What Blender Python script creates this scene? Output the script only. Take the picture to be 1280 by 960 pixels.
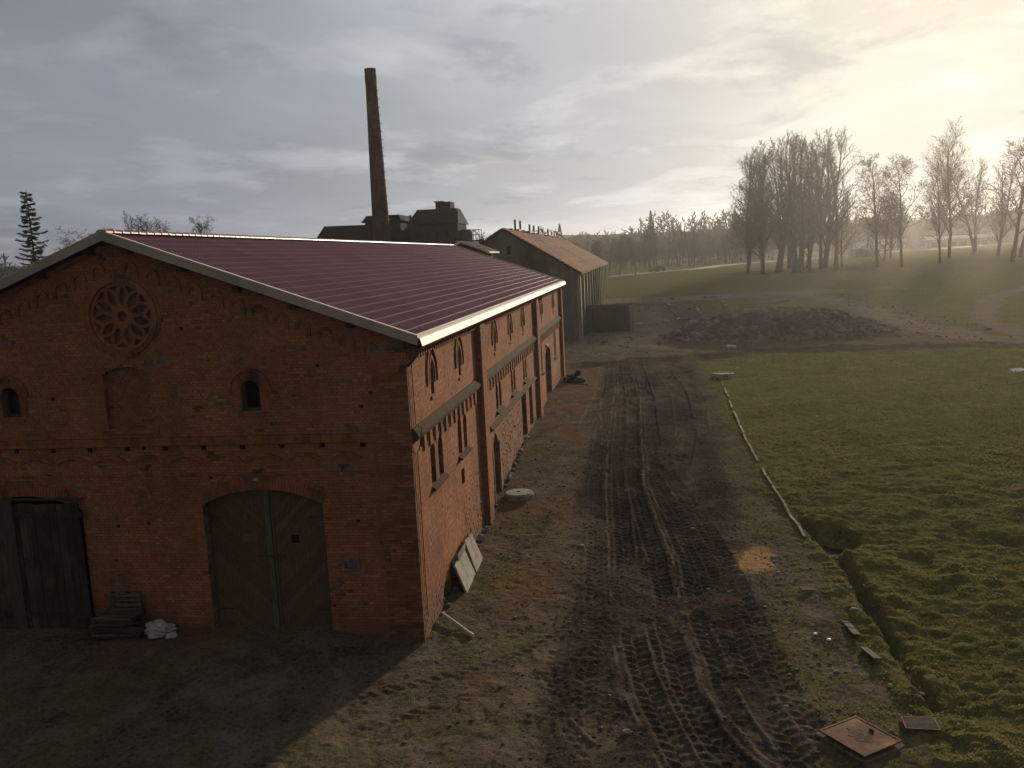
import bpy, math, random
import numpy as np
from mathutils import Vector, Matrix, geometry

# ------------------------------------------------------------------ camera, sky, sun, exposure
scn = bpy.context.scene
COL = scn.collection
for _o in list(bpy.data.objects): bpy.data.objects.remove(_o)

SUN_AZ, SUN_EL = math.radians(19.0), math.radians(13.5)      # azimuth measured from +Y towards +X
SUN = Vector((math.sin(SUN_AZ)*math.cos(SUN_EL), math.cos(SUN_AZ)*math.cos(SUN_EL), math.sin(SUN_EL)))

def setup_camera():
    yaw, pit, rol, f = math.radians(-8.64734), math.radians(8.10614), math.radians(-2.93824), 1100.6
    F = Vector((math.sin(yaw)*math.cos(pit), math.cos(yaw)*math.cos(pit), -math.sin(pit)))
    R = Vector((math.cos(yaw), -math.sin(yaw), 0)); U = R.cross(F)
    R2 = R*math.cos(rol)+U*math.sin(rol); U2 = -R*math.sin(rol)+U*math.cos(rol)
    cam = bpy.data.cameras.new('camera'); co = bpy.data.objects.new('camera', cam); COL.objects.link(co)
    co.matrix_world = Matrix(((R2.x, U2.x, -F.x, 5.4801), (R2.y, U2.y, -F.y, -19.921), (R2.z, U2.z, -F.z, 9.2059), (0, 0, 0, 1)))
    cam.sensor_width = 36; cam.lens = f/1280*36; cam.clip_start = .1; cam.clip_end = 4000
    scn.camera = co
setup_camera()

class NT:                                                     # small node-tree writer
    def __init__(s, tree): s.t = tree; s.n = tree.nodes; s.l = tree.links
    def node(s, kind, inputs=None, **props):
        nd = s.n.new(kind)
        for k, v in props.items(): setattr(nd, k, v)
        for k, v in (inputs or {}).items():
            sock = nd.inputs[k]
            if hasattr(v, 'links'): s.l.new(v, sock)
            else: sock.default_value = v
        return nd
    def math(s, op, a, b=0., c=0., clamp=False):
        nd = s.n.new('ShaderNodeMath'); nd.operation = op; nd.use_clamp = clamp
        for i, v in enumerate((a, b, c)):
            if hasattr(v, 'links'): s.l.new(v, nd.inputs[i])
            else: nd.inputs[i].default_value = v
        return nd.outputs[0]
    def mix(s, f, a, b, blend='MIX'):
        nd = s.n.new('ShaderNodeMix'); nd.data_type = 'RGBA'; nd.blend_type = blend; nd.clamp_factor = True
        for i, v in ((0, f), (6, a), (7, b)):
            if hasattr(v, 'links'): s.l.new(v, nd.inputs[i])
            elif i == 0: nd.inputs[0].default_value = v
            else: nd.inputs[i].default_value = (v[0], v[1], v[2], 1)
        return nd.outputs[2]
    def ramp(s, f, stops, interp='LINEAR'):
        nd = s.n.new('ShaderNodeValToRGB'); cr = nd.color_ramp; cr.interpolation = interp
        while len(cr.elements) < len(stops): cr.elements.new(.5)
        for e, (p, c) in zip(cr.elements, stops):
            e.position = p; e.color = (c, c, c, 1) if isinstance(c, (int, float)) else (c[0], c[1], c[2], 1)
        s.l.new(f, nd.inputs[0]); return nd.outputs[0]
    def noise(s, vec, scale, detail=4, rough=.55, dist=0.):
        nd = s.node('ShaderNodeTexNoise', {'Scale': scale, 'Detail': detail, 'Roughness': rough, 'Distortion': dist})
        if vec is not None: s.l.new(vec, nd.inputs['Vector'])
        return nd.outputs[0]
    def scaled(s, vec, sc, loc=(0, 0, 0)):
        nd = s.node('ShaderNodeMapping', {'Scale': sc, 'Location': loc}); s.l.new(vec, nd.inputs['Vector']); return nd.outputs[0]

def setup_world():
    w = bpy.data.worlds.new('World'); scn.world = w; w.use_nodes = True
    t = NT(w.node_tree); w.node_tree.nodes.clear()
    tc = t.node('ShaderNodeTexCoord').outputs['Generated']
    sky = t.node('ShaderNodeTexSky', sky_type='NISHITA', sun_disc=False)
    sky.sun_elevation = SUN_EL; sky.sun_rotation = SUN_AZ; sky.altitude = 50; sky.air_density = 1; sky.dust_density = 3
    dot = t.node('ShaderNodeVectorMath', {0: tc, 1: tuple(SUN)}, operation='DOT_PRODUCT').outputs['Value']
    ang = t.math('DIVIDE', t.math('ARCCOSINE', t.math('MINIMUM', dot, .99999)), math.pi)
    # overcast veil: luminous near the sun, grey away from it
    veil = t.ramp(ang, [(0, (.82, .765, .64)), (.03, (.79, .74, .63)), (.07, (.70, .67, .61)), (.12, (.55, .56, .575)), (.18, (.42, .45, .49)),
                        (.25, (.285, .308, .355)), (.33, (.21, .228, .268)), (.42, (.165, .167, .175)), (1, (.175, .168, .160))])
    sep = t.node('ShaderNodeSeparateXYZ', {0: tc})
    zz = t.math('ADD', t.math('MAXIMUM', sep.outputs[2], 0), .10)
    cx = t.math('DIVIDE', sep.outputs[0], zz); cy = t.math('DIVIDE', sep.outputs[1], zz)
    pv = t.node('ShaderNodeCombineXYZ', {0: cx, 1: cy, 2: 0.}).outputs[0]
    big = t.noise(t.scaled(pv, (.55, .38, 1), (3.1, 1.7, 0)), 1.0, 6, .55, .3)
    wisp = t.noise(t.scaled(pv, (.95, .8, 1), (7.3, 4.2, 0)), 1.25, 8, .58, .15)
    # broad light and dark banks
    bank = t.ramp(big, [(.32, .84), (.5, 1.0), (.66, 1.14)])
    col = t.mix(1, veil, bank, 'MULTIPLY')
    # pale wispy heads of cloud
    wl = t.ramp(wisp, [(.52, 0.), (.62, .6), (.74, 1.)])
    high = t.math('SMOOTH_MIN', 1., t.math('MULTIPLY', sep.outputs[2], 6.), .2)
    glowc = t.mix(1, veil, (1.55, 1.50, 1.42), 'MULTIPLY')
    lit = t.mix(t.math('MULTIPLY', wl, .60), col, t.mix(1, glowc, (.05, .05, .05), 'ADD'))
    # blue-grey scud in front of the bright part
    scud = t.noise(t.scaled(pv, (1.5, 1.1, 1), (1.3, 9.2, 0)), 1.1, 6, .6, .4)
    sm = t.math('MULTIPLY', t.ramp(scud, [(.54, 0.), (.64, .5), (.78, .75)]), t.ramp(ang, [(0, .9), (.15, .8), (.3, 0.15)]))
    lit = t.mix(sm, lit, t.mix(1, lit, (.58, .60, .68), 'MULTIPLY'))
    gap = t.math('MULTIPLY', t.ramp(big, [(.25, .5), (.42, 0.)]), .12)
    x10 = t.mix(1, lit, (10., 10., 10.), 'MULTIPLY')
    fin = t.mix(gap, x10, sky.outputs[0])
    bg = t.node('ShaderNodeBackground', {'Strength': .1, 'Color': fin})
    out = t.node('ShaderNodeOutputWorld'); t.l.new(bg.outputs[0], out.inputs[0])
setup_world()

sl = bpy.data.lights.new('sun', 'SUN'); sl.energy = 4.4; sl.angle = math.radians(2.4); sl.color = (1.0, .83, .63)
so = bpy.data.objects.new('sun', sl); COL.objects.link(so); so.location = (80, 200, 90)
so.rotation_euler = SUN.to_track_quat('Z', 'Y').to_euler()

scn.view_settings.view_transform = 'Standard'; scn.view_settings.look = 'None'
scn.view_settings.exposure = 0; scn.view_settings.gamma = 1
scn.render.engine = 'CYCLES'
scn.cycles.max_bounces = 5; scn.cycles.diffuse_bounces = 3; scn.cycles.glossy_bounces = 2; scn.cycles.volume_bounces = 0
scn.cycles.use_denoising = True; scn.cycles.sample_clamp_indirect = 4

# ------------------------------------------------------------------ numpy noise and terrain
def _h(ix, iy, s):
    n = (ix.astype(np.int64)*374761393 + iy.astype(np.int64)*668265263 + s*974634777) & 0xffffffff
    n = ((n ^ (n >> 13))*1274126177) & 0xffffffff
    return ((n ^ (n >> 16)) & 0xffffff)/float(0xffffff)
def vn(x, y, s=0):
    xi = np.floor(x); yi = np.floor(y); fx = x-xi; fy = y-yi
    fx = fx*fx*(3-2*fx); fy = fy*fy*(3-2*fy)
    return (_h(xi, yi, s)*(1-fx)+_h(xi+1, yi, s)*fx)*(1-fy)+(_h(xi, yi+1, s)*(1-fx)+_h(xi+1, yi+1, s)*fx)*fy
def fbm(x, y, s=0, o=4, g=.5):
    a = 1.; t = 0; m = 0
    for i in range(o):
        t = t+a*vn(x*2**i+i*17.3, y*2**i-i*9.1, s+i); m += a; a *= g
    return t/m
def sst(a, b, x):
    t = np.clip((x-a)/(b-a), 0, 1); return t*t*(3-2*t)
_ty = np.arange(-80, 900, 1.)
_tz = np.interp(_ty, [-80, -40, 0, 9, 19, 30, 60, 100, 180, 400, 900], [-.5, -.3, 0, .35, 1.0, 1.2, 1.4, 2.0, 4, 4.3, 5])
_k = np.exp(-(np.arange(-8, 9)/2.5)**2); _k /= _k.sum()
_tz = np.convolve(np.pad(_tz, 8, mode='edge'), _k, 'valid')
def base_h(y): return np.interp(y, _ty, _tz)
def hz(x, y): return float(base_h(np.array([y*1.]))[0])

def polyd(X, Y, pts):                                         # signed side distance and arc length to a polyline
    best = np.full(X.shape, 1e9); S = np.zeros(X.shape); T = np.zeros(X.shape); acc = 0.
    for (x0, y0), (x1, y1) in zip(pts[:-1], pts[1:]):
        dx, dy = x1-x0, y1-y0; L = math.hypot(dx, dy)
        u = np.clip(((X-x0)*dx+(Y-y0)*dy)/L/L, 0, 1)
        d = np.hypot(X-x0-u*dx, Y-y0-u*dy); m = d < best
        sd = ((X-x0)*dy-(Y-y0)*dx)/L
        best[m] = d[m]; S[m] = acc+u[m]*L; T[m] = (np.sign(sd)*d)[m]; acc += L
    return best, T, S

RUT_L = [(3.35, 46), (3.43, 41.5), (3.73, 31), (3.80, 20), (3.89, 13.1), (4.12, 8), (4.29, 4.1), (4.52, .25), (4.95, -2.7), (5.4, -4.6), (6.4, -8), (8.5, -14)]
RUT_R = [(4.5, 46), (4.65, 41.2), (5.2, 28.2), (5.29, 18), (5.35, 13), (5.7, 9), (6.12, 5.3), (6.27, 1.1), (6.54, -2), (7.0, -3.9), (7.6, -5.4), (9.5, -9), (12, -13)]
RUT_C = [(5.6, 14), (6.2, 10.5), (6.6, 8.2), (7.0, 5.3), (7.35, 1.2), (7.65, -2.3), (8.2, -4.6), (9.6, -7.6), (12, -11)]
def shift(p, d): return [(a+d, b) for a, b in p]
TREADS = [  # polyline, half width, depth, lug height
    (shift(RUT_L, .50), .26, .07, .040), (shift(RUT_L, 1.12), .22, .05, .034), (shift(RUT_R, -.42), .24, .08, .042),
    (shift(RUT_R, .48), .27, .09, .040), (RUT_C, .27, .05, .040), (shift(RUT_C, .62), .25, .04, .030), (shift(RUT_L, -.42), .20, .025, .014),
    ([(4.6, 1.8), (4.0, -1.4), (4.1, -3.2), (4.6, -6)], .22, .035, .026), ([(3.3, .6), (3.25, -1.6), (3.9, -3.8), (4.9, -6)], .20, .03, .022),
    ([(-2.4, -6.0), (-.4, -4.1), (1.2, -3.0), (2.8, -2.0), (3.9, -.7), (4.4, 1.5)], .24, .018, .022),
    ([(-3.0, -3.6), (-.6, -2.7), (1.2, -1.7), (2.6, -.6), (3.6, 1.0)], .24, .014, .018),
    ([(-1.5, -7.0), (.6, -5.3), (2.2, -4.3), (3.6, -3.2)], .25, .02, .024),
    ([(2.6, 44), (2.9, 30), (2.5, 22)], .25, .05, .02), ([(6.6, 42), (7.4, 30), (7.3, 20), (6.8, 15)], .4, .07, .03), ([(8.0, 40), (8.3, 28), (8.0, 21)], .3, .05, .03)]
RIDGES = [(RUT_L, .040, .038), (RUT_R, .042, .048), ([(6.5, -1.8), (6.95, -3.2), (7.4, -4.4), (8.4, -6)], .045, .045), ([(2.9, -1.5), (3.6, -3.0), (4.3, -4.2)], .04, .04),
          ([(3.0, 30), (3.2, 24), (3.55, 18)], .06, .04), (shift(RUT_C, -.42), .04, .04)]
KERB = [(10.06, 34.0), (9.92, 29), (9.80, 24), (9.72, 19), (9.80, 15), (9.92, 12), (10.17, 7.8)]
DITCH = [(10.42, 8.6), (10.8, 6.6), (10.95, 4.6), (10.9, 2.5), (10.95, .8), (10.85, -1.2), (10.95, -2.6)]
FARTRK = [(2, 44), (9.7, 46), (14.7, 47.6), (22.7, 47.8), (32, 46.6), (60, 44), (120, 40)]
CURVE = [(34, 46.5), (31, 52), (29.8, 60), (29.4, 72), (29.6, 89), (28.0, 108), (22, 112), (13, 113), (6, 114), (-6, 116)]
CURVE2 = [(36, 47), (34.5, 54), (36, 66), (45, 88), (60, 110), (90, 130)]
def mound_h(x, y):
    ang = np.arctan2((y-60)/6.6, (x-17.0)/9.8)
    r = np.hypot((x-17.0)/9.8, (y-60)/6.6)*(1+.10*np.sin(3*ang+1)+.06*np.sin(5*ang))
    return 1.9*sst(1.08, .35, r)
def smooth_h(x, y):
    h = base_h(y)+mound_h(x, y)
    h = h+.26*sst(-.9, -2.4, x)*sst(-6, -.5, y)*sst(20, 2, y)
    h = h+.25*(fbm(x*.03+5, y*.03, 50, 2)-.5)*sst(20, 60, np.abs(x)+np.abs(y))*2
    return h
def gz(x, y): return float(smooth_h(np.array([float(x)]), np.array([float(y)]))[0])

def axis(lo, hi, a, b, d0, g0, g1):
    v = list(np.arange(a, b, d0)); p = v[-1]; up = []
    while p < hi: p += d0+g1*(p-b if p > b else 0); up.append(p)
    p = a; dn = []
    while p > lo: p -= d0+g0*(a-p); dn.append(p)
    return np.array(dn[::-1]+v+up)

def build_ground():
    xs = axis(-520, 620, -3.2, 11.4, .042, .020, .018); ys = axis(-70, 760, -7.2, 8.0, .042, .05, .0105)
    X, Y = np.meshgrid(xs, ys); X = X.ravel(); Y = Y.ravel(); n = len(X)
    Z = smooth_h(X, Y)
    near = np.hypot(X-5, Y+5)
    # ---- masks
    e = fbm(X*.9, Y*.5, 3, 4)-.5; e2 = fbm(X*.25, Y*.2, 9, 4)-.5; e3 = fbm(X*2.3, Y*2.3, 12, 4)-.5
    edge = np.interp(Y, [-30, -4, 0, 4, 8, 11, 16, 23, 34, 44], [10.4, 10.2, 10.2, 10.1, 9.7, 9.5, 9.35, 9.2, 9.6, 8.6])+e*1.1
    front = np.interp(X, [8, 10, 15, 23, 32, 60, 120], [40, 42, 45, 45.6, 44.2, 41.5, 37])+e*2
    field = sst(-.15, .35, X-edge)*sst(.8, -.8, Y-front)
    far = sst(66, 72, Y+e2*14)*sst(11, 17, X+e2*10)*(1-sst(100, 106, Y)*sst(118, 112, Y)*sst(44, 34, X))
    far = np.maximum(far, sst(112, 122, Y+e2*14))
    far = np.maximum(far, sst(49.5, 51.5, Y+e*3)*sst(54.5, 52.5, Y+e*2)*sst(9, 11, X)*sst(30, 26, X)*.7)
    far = np.maximum(far, sst(30, 34, X+e2*8)*sst(48.5, 51, Y))
    d, T, S = polyd(X, Y, CURVE); trk = sst(2.4, 1.3, d+e*2.2); curve_t = np.abs(T)
    d2, T2, S2 = polyd(X, Y, CURVE2); trk2 = sst(1.7, .8, d2+e*1.6)
    d3, T3, S3 = polyd(X, Y, FARTRK); trk3 = sst(2.2, 1.2, d3+e*2.0)
    far = far*(1-trk)*(1-trk2)*(1-trk3)
    copse = sst(14, 9, np.hypot((X-36)/1.3, Y-168)); far = far*(1-.75*copse)
    brownfar = sst(.06, .2, e2)*.4*sst(60, 90, Y); far = far*(1-brownfar)
    moss = sst(.05, .22, fbm(X*.8+3, Y*.6, 21, 5)-.5+.10*sst(2.8, .3, X)*sst(-1, 2, X)+.09*sst(7.9, 9.6, X)-.5*sst(2.6, 3.4, X)*sst(8.6, 7.6, X))*sst(50, 44, Y)
    moss = np.maximum(moss*.5, .8*sst(.02, .16, fbm(X*1.4, Y*1.4, 25, 4)-.5+.09)*sst(7.9, 9.0, X+.2*Y*0)*sst(2.5, -1, Y)*sst(11.5, 10.5, X))
    grass = np.clip(np.maximum(np.maximum(field, far), moss*(1-field)*.75), 0, 1)
    inband = sst(3.0, 3.7, X+e*.8+.015*Y)*sst(8.6, 7.7, X+e*.8-.02*np.clip(Y, 0, 40))*sst(46, 42, Y)
    wet = np.clip(inband*(.62+1.3*(fbm(X*.7, Y*.25, 31, 4)-.38)), 0, 1)
    wet = np.maximum(wet, .95*sst(.9, 2, X-5.2+e)*sst(9.8, 8.6, X+e)*sst(15, 19, Y+e*4)*sst(44.5, 41, Y)*(.7+e2))
    wet = np.maximum(wet, trk3*sst(38, 26, X)*.85); wet = np.maximum(wet, .5*copse)
    wet = np.maximum(wet, .55*sst(1.15, .8, np.hypot((X-17.0)/9.8, (Y-60)/6.6)))
    pale = np.maximum(trk*.6*sst(.0, .12, np.abs((curve_t+e) % 1.6-.8)), sst(104, 108, Y)*sst(118, 113, Y)*sst(46, 38, X)*sst(-20, 0, X)*.9)
    pale = np.maximum(pale, trk2*.5)
    pale = np.maximum(pale, sst(49, 55, Y+e*5)*sst(103, 95, Y)*sst(9.5, 7.5, X+e*3)*sst(-4, 0, X)*.55*(1+e))
    brick = sst(.12, .26, fbm(X*.5+9, Y*.3, 41, 4)-.5)*sst(3.6, 2.6, X)*sst(-6, 2, Y)*sst(45, 35, Y)
    sand = sst(.95, .55, np.hypot((X-8.35)/.85, (Y-5.3)/1.45)+e3*.9+e*.9)
    rub = sst(1.10, .85, np.hypot((X-17.0)/9.8, (Y-60)/6.6)+e*.25)
    track = np.zeros(n)
    # ---- relief
    Z = Z+.05*(fbm(X*.5, Y*.5, 61, 3)-.5)*2*sst(60, 20, near)
    Z = Z+.022*(fbm(X*3.2, Y*3.2, 64, 3)-.5)*2*sst(30, 12, near)*(1-field*.4)
    Z = Z+.030*(fbm(X*8, Y*8, 66, 2)-.5)*sst(24, 10, near)*(1-field)
    sel = (X > -6) & (X < 14) & (Y > -16) & (Y < 48); ii = np.nonzero(sel)[0]
    xs_, ys_ = X[ii], Y[ii]; zt = np.zeros(len(ii)); tr = np.zeros(len(ii))
    wob = .10*(fbm(xs_*.9, ys_*.9, 70, 2)-.5)
    gap = sst(.24, .40, fbm(xs_*.8+5, ys_*.45, 73, 3))
    for pts, hw, dep, lug in TREADS:
        d, T, S = polyd(xs_, ys_, pts); T = T+wob; m = sst(hw+.07, hw-.03, np.abs(T))
        L = .30; ph = S/L+np.where(T > 0, .5, 0)+np.abs(T)/hw*.55
        lg = sst(-.2, .75, np.sin(ph*2*math.pi))*sst(hw, hw*.9, np.abs(T))*sst(.02, .05, np.abs(T))
        edge_up = np.exp(-((np.abs(T)-hw-.07)/.055)**2)*dep*.28
        val = (-dep*.8+1.05*lug*lg)*m*gap+edge_up*gap
        zt = np.where(m*gap > .05, val+.25*zt, zt+edge_up*gap); tr = np.maximum(tr, m*gap)
    rg = np.zeros(len(ii))
    for pts, w, h in RIDGES:
        d, T, S = polyd(xs_, ys_, pts); r = np.exp(-((T+wob*1.2)/w)**2)*sst(.30, .55, fbm(S*1.3+w*90, S*0+3, 77, 4)); zt = zt+h*r; rg = np.maximum(rg, r)
    fade = sst(48, 30, ys_)
    brk = .55+.9*fbm(xs_*2.2, ys_*1.6, 79, 3); Z[ii] += zt*(.35+.65*fade)*np.clip(brk, .3, 1.25); track[ii] = tr*(1-.6*rg)
    pale[ii] = np.maximum(pale[ii], rg*.5*sst(40, 30, ys_)); wet[ii] = np.clip(np.maximum(wet[ii]*(1-.8*rg), tr*np.clip(.25+1.1*(fbm(xs_*1.3, ys_*.6, 78, 4)-.2), 0, .9)*(1-rg)*np.where(xs_ < 3.2, .45, 1)), 0, 1)
    # grass tussocks on the field
    tus = fbm(X*1.1, Y*1.6, 81, 4)-.5
    Z = Z+field*(.15*tus+.10*np.abs(fbm(X*2.6, Y*3.4, 84, 3)-.5)*2)*(.45+.55*sst(24, 8, Y))
    Z = Z+field*.12*sst(.08, .3, fbm(X*.55+2, Y*.7, 88, 3)-.5)*sst(14, 6, Y)
    # ditch, its pit and banks
    d, T, S = polyd(X, Y, DITCH); wd = .10+.30*(fbm(S*.8, S*0+2, 97, 3)-.5)+.30*e
    Z = Z-(.14+.24*fbm(S*.5, S*0+7, 98, 2))*sst(wd+.20, wd-.12, d)
    Z = Z-.42*sst(1.15, .5, np.hypot((X-11.15)/.62, (Y-7.0)/1.0)+e*.7)
    Z = Z-.20*sst(1.2, .4, np.hypot((X-12.8)/.9, (Y-5.0)/1.1)+e*.8)
    ditchm = sst(wd+.15, wd-.15, d)
    grass = np.clip(grass*(1-.75*ditchm), 0, 1); wet = np.maximum(wet, ditchm*.8)
    # spoil on the mound, lumps on waste ground
    Z = Z+.8*rub*(fbm(X*.7, Y*.7, 91, 4)-.4)+.16*(fbm(X*.6, Y*.6, 94, 4)-.5)*sst(36, 46, Y)*sst(140, 90, Y)*2
    # sit the ground down beside the barn so walls never float
    V = np.empty((n, 3), np.float32); V[:, 0] = X; V[:, 1] = Y; V[:, 2] = Z
    nx, ny = len(xs), len(ys)
    i = np.arange(ny-1)[:, None]*nx+np.arange(nx-1)[None, :]
    Fq = np.stack([i, i+1, i+1+nx, i+nx], -1).reshape(-1, 4)
    me = bpy.data.meshes.new('ground'); me.vertices.add(n); me.vertices.foreach_set('co', V.ravel())
    me.loops.add(Fq.size); me.loops.foreach_set('vertex_index', Fq.ravel().astype(np.int32))
    me.polygons.add(len(Fq)); me.polygons.foreach_set('loop_start', (np.arange(len(Fq))*4).astype(np.int32))
    me.polygons.foreach_set('use_smooth', np.ones(len(Fq), bool)); me.update(calc_edges=True)
    for nm, arr in (('grass', grass), ('wet', wet), ('pale', pale), ('brick', brick), ('sand', sand), ('track', track), ('rubble', rub)):
        a = me.attributes.new(nm, 'FLOAT', 'POINT'); a.data.foreach_set('value', np.clip(arr, 0, 1).astype(np.float32))
    o = bpy.data.objects.new('ground', me); COL.objects.link(o); o['kind'] = 'structure'
    # height sampler for everything that stands on the ground
    G = Z.reshape(ny, nx)
    def sample(x, y):
        a = int(np.clip(np.searchsorted(xs, x)-1, 0, nx-2)); b = int(np.clip(np.searchsorted(ys, y)-1, 0, ny-2))
        u = (x-xs[a])/(xs[a+1]-xs[a]); v = (y-ys[b])/(ys[b+1]-ys[b])
        return float((G[b, a]*(1-u)+G[b, a+1]*u)*(1-v)+(G[b+1, a]*(1-u)+G[b+1, a+1]*u)*v)
    def arr(x, y):
        a = np.clip(np.searchsorted(xs, x)-1, 0, nx-2); b = np.clip(np.searchsorted(ys, y)-1, 0, ny-2)
        u = (x-xs[a])/(xs[a+1]-xs[a]); v = (y-ys[b])/(ys[b+1]-ys[b])
        return (G[b, a]*(1-u)+G[b, a+1]*u)*(1-v)+(G[b+1, a]*(1-u)+G[b+1, a+1]*u)*v
    gr = grass.reshape(ny, nx)
    def garr(x, y):
        return gr[np.clip(np.searchsorted(ys, y)-1, 0, ny-2), np.clip(np.searchsorted(xs, x)-1, 0, nx-2)]
    return o, sample, arr, garr

# ------------------------------------------------------------------ materials
def newmat(name):
    m = bpy.data.materials.new(name); m.use_nodes = True; m.node_tree.nodes.clear(); t = NT(m.node_tree)
    b = t.node('ShaderNodeBsdfPrincipled'); o = t.node('ShaderNodeOutputMaterial'); t.l.new(b.outputs[0], o.inputs[0])
    return m, t, b
def coords(t, kind='Object'): return t.node('ShaderNodeTexCoord').outputs[kind]
def attr(t, n): return t.node('ShaderNodeAttribute', attribute_name=n).outputs['Fac']
def bump(t, b, h, s=.3, d=.02):
    nd = t.node('ShaderNodeBump', {'Strength': s, 'Distance': d, 'Height': h}); t.l.new(nd.outputs[0], b.inputs['Normal'])
def simple(name, c1, c2=None, scale=3., rough=.85, bs=.3, bd=.01, metal=0., stretch=(1, 1, 1), detail=5, dirt=None, objrand=0., world=False):
    m, t, b = newmat(name); c2 = c2 or c1
    v = t.node('ShaderNodeNewGeometry').outputs['Position'] if world else coords(t)
    vec = t.scaled(v, stretch)
    n1 = t.noise(vec, scale, detail, .6)
    col = t.mix(t.ramp(n1, [(.32, 0.), (.68, 1.)]), c1, c2)
    if dirt:
        n2 = t.noise(t.scaled(v, (1, 1, .6), (4, 7, 2)), scale*.35, 5, .65)
        col = t.mix(t.ramp(n2, [(.48, 0.), (.66, 1.)]), col, dirt)
    if objrand:
        r = t.node('ShaderNodeObjectInfo').outputs['Random']
        col = t.mix(1, col, t.ramp(r, [(0, 1-objrand), (1, 1+objrand)]), 'MULTIPLY')
    t.l.new(col, b.inputs['Base Color']); b.inputs['Roughness'].default_value = rough; b.inputs['Metallic'].default_value = metal
    if rough > .6: b.inputs['Specular IOR Level'].default_value = .06
    bump(t, b, t.noise(vec, scale*4, 5, .65), bs, bd)
    return m

def ground_material():
    m, t, b = newmat('earth'); P = coords(t)
    n_big = t.noise(P, .35, 5, .6); n_mid = t.noise(P, 1.9, 6, .62); n_fine = t.noise(P, 11., 6, .7); n_grit = t.noise(P, 42., 4, .7)
    earth = t.mix(t.ramp(n_mid, [(.3, 0.), (.7, 1.)]), (.078, .059, .044), (.145, .112, .082))
    earth = t.mix(t.ramp(n_big, [(.38, 0.), (.60, .7)]), earth, (.105, .088, .064))
    patch = t.noise(P, .9, 7, .72, .6); earth = t.mix(t.ramp(patch, [(.50, 0.), (.58, .65)]), earth, (.185, .148, .112)); earth = t.mix(t.ramp(patch, [(.36, .75), (.45, 0.)]), earth, (.040, .031, .024))
    earth = t.mix(t.ramp(n_fine, [(.48, 0.), (.66, .75)]), earth, (.165, .128, .095))
    earth = t.mix(t.ramp(n_fine, [(.30, .9), (.47, 0.)]), earth, (.026, .020, .015))
    speck = t.noise(P, 26., 3, .6); earth = t.mix(t.ramp(speck, [(.66, 0.), (.74, .8)]), earth, (.26, .22, .17))
    earth = t.mix(t.math('MULTIPLY', attr(t, 'brick'), .6), earth, (.155, .085, .050))
    earth = t.mix(t.math('MULTIPLY', attr(t, 'rubble'), t.ramp(n_fine, [(.42, .35), (.62, 1.)])), earth, (.21, .185, .155))
    earth = t.mix(t.math('MULTIPLY', attr(t, 'pale'), .75), earth, t.mix(t.ramp(n_fine, [(.35, 0.), (.65, 1.)]), (.16, .132, .10), (.32, .27, .21)))
    wetc = t.mix(t.ramp(n_fine, [(.38, 0.), (.66, 1.)]), (.016, .013, .011), (.062, .049, .038)); wetc = t.mix(t.ramp(patch, [(.50, 0.), (.62, .6)]), wetc, (.10, .08, .062))
    wet = attr(t, 'wet'); earth = t.mix(t.math('MULTIPLY', wet, .95), earth, wetc)
    earth = t.mix(attr(t, 'sand'), earth, t.mix(n_fine, (.26, .155, .07), (.44, .28, .14)))
    g1 = t.mix(t.ramp(n_mid, [(.34, 0.), (.66, 1.)]), (.090, .090, .034), (.165, .150, .060))
    g1 = t.mix(t.ramp(t.noise(P, .8, 5, .6), [(.44, 0.), (.64, .8)]), g1, (.150, .128, .055))
    g1 = t.mix(t.ramp(n_fine, [(.28, .7), (.5, 0.)]), g1, (.020, .026, .009))
    gf = t.math('MULTIPLY', attr(t, 'grass'), t.ramp(n_fine, [(.20, .55), (.42, 1.)]))
    col = t.mix(gf, earth, g1)
    t.l.new(col, b.inputs['Base Color'])
    r = t.math('SUBTRACT', .95, t.math('MULTIPLY', wet, t.ramp(n_mid, [(.35, .16), (.6, .42)])))
    t.l.new(t.math('ADD', r, t.math('MULTIPLY', attr(t, 'grass'), .3), clamp=True), b.inputs['Roughness'])
    b.inputs['Specular IOR Level'].default_value = 0.
    h = t.math('ADD', t.math('MULTIPLY', n_fine, 1.), t.math('MULTIPLY', n_grit, .4))
    h = t.math('ADD', h, t.math('MULTIPLY', t.noise(P, 3.2, 4, .6), t.math('ADD', .6, t.math('MULTIPLY', attr(t, 'grass'), 2.2))))
    bump(t, b, h, 1., .05)
    return m

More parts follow.
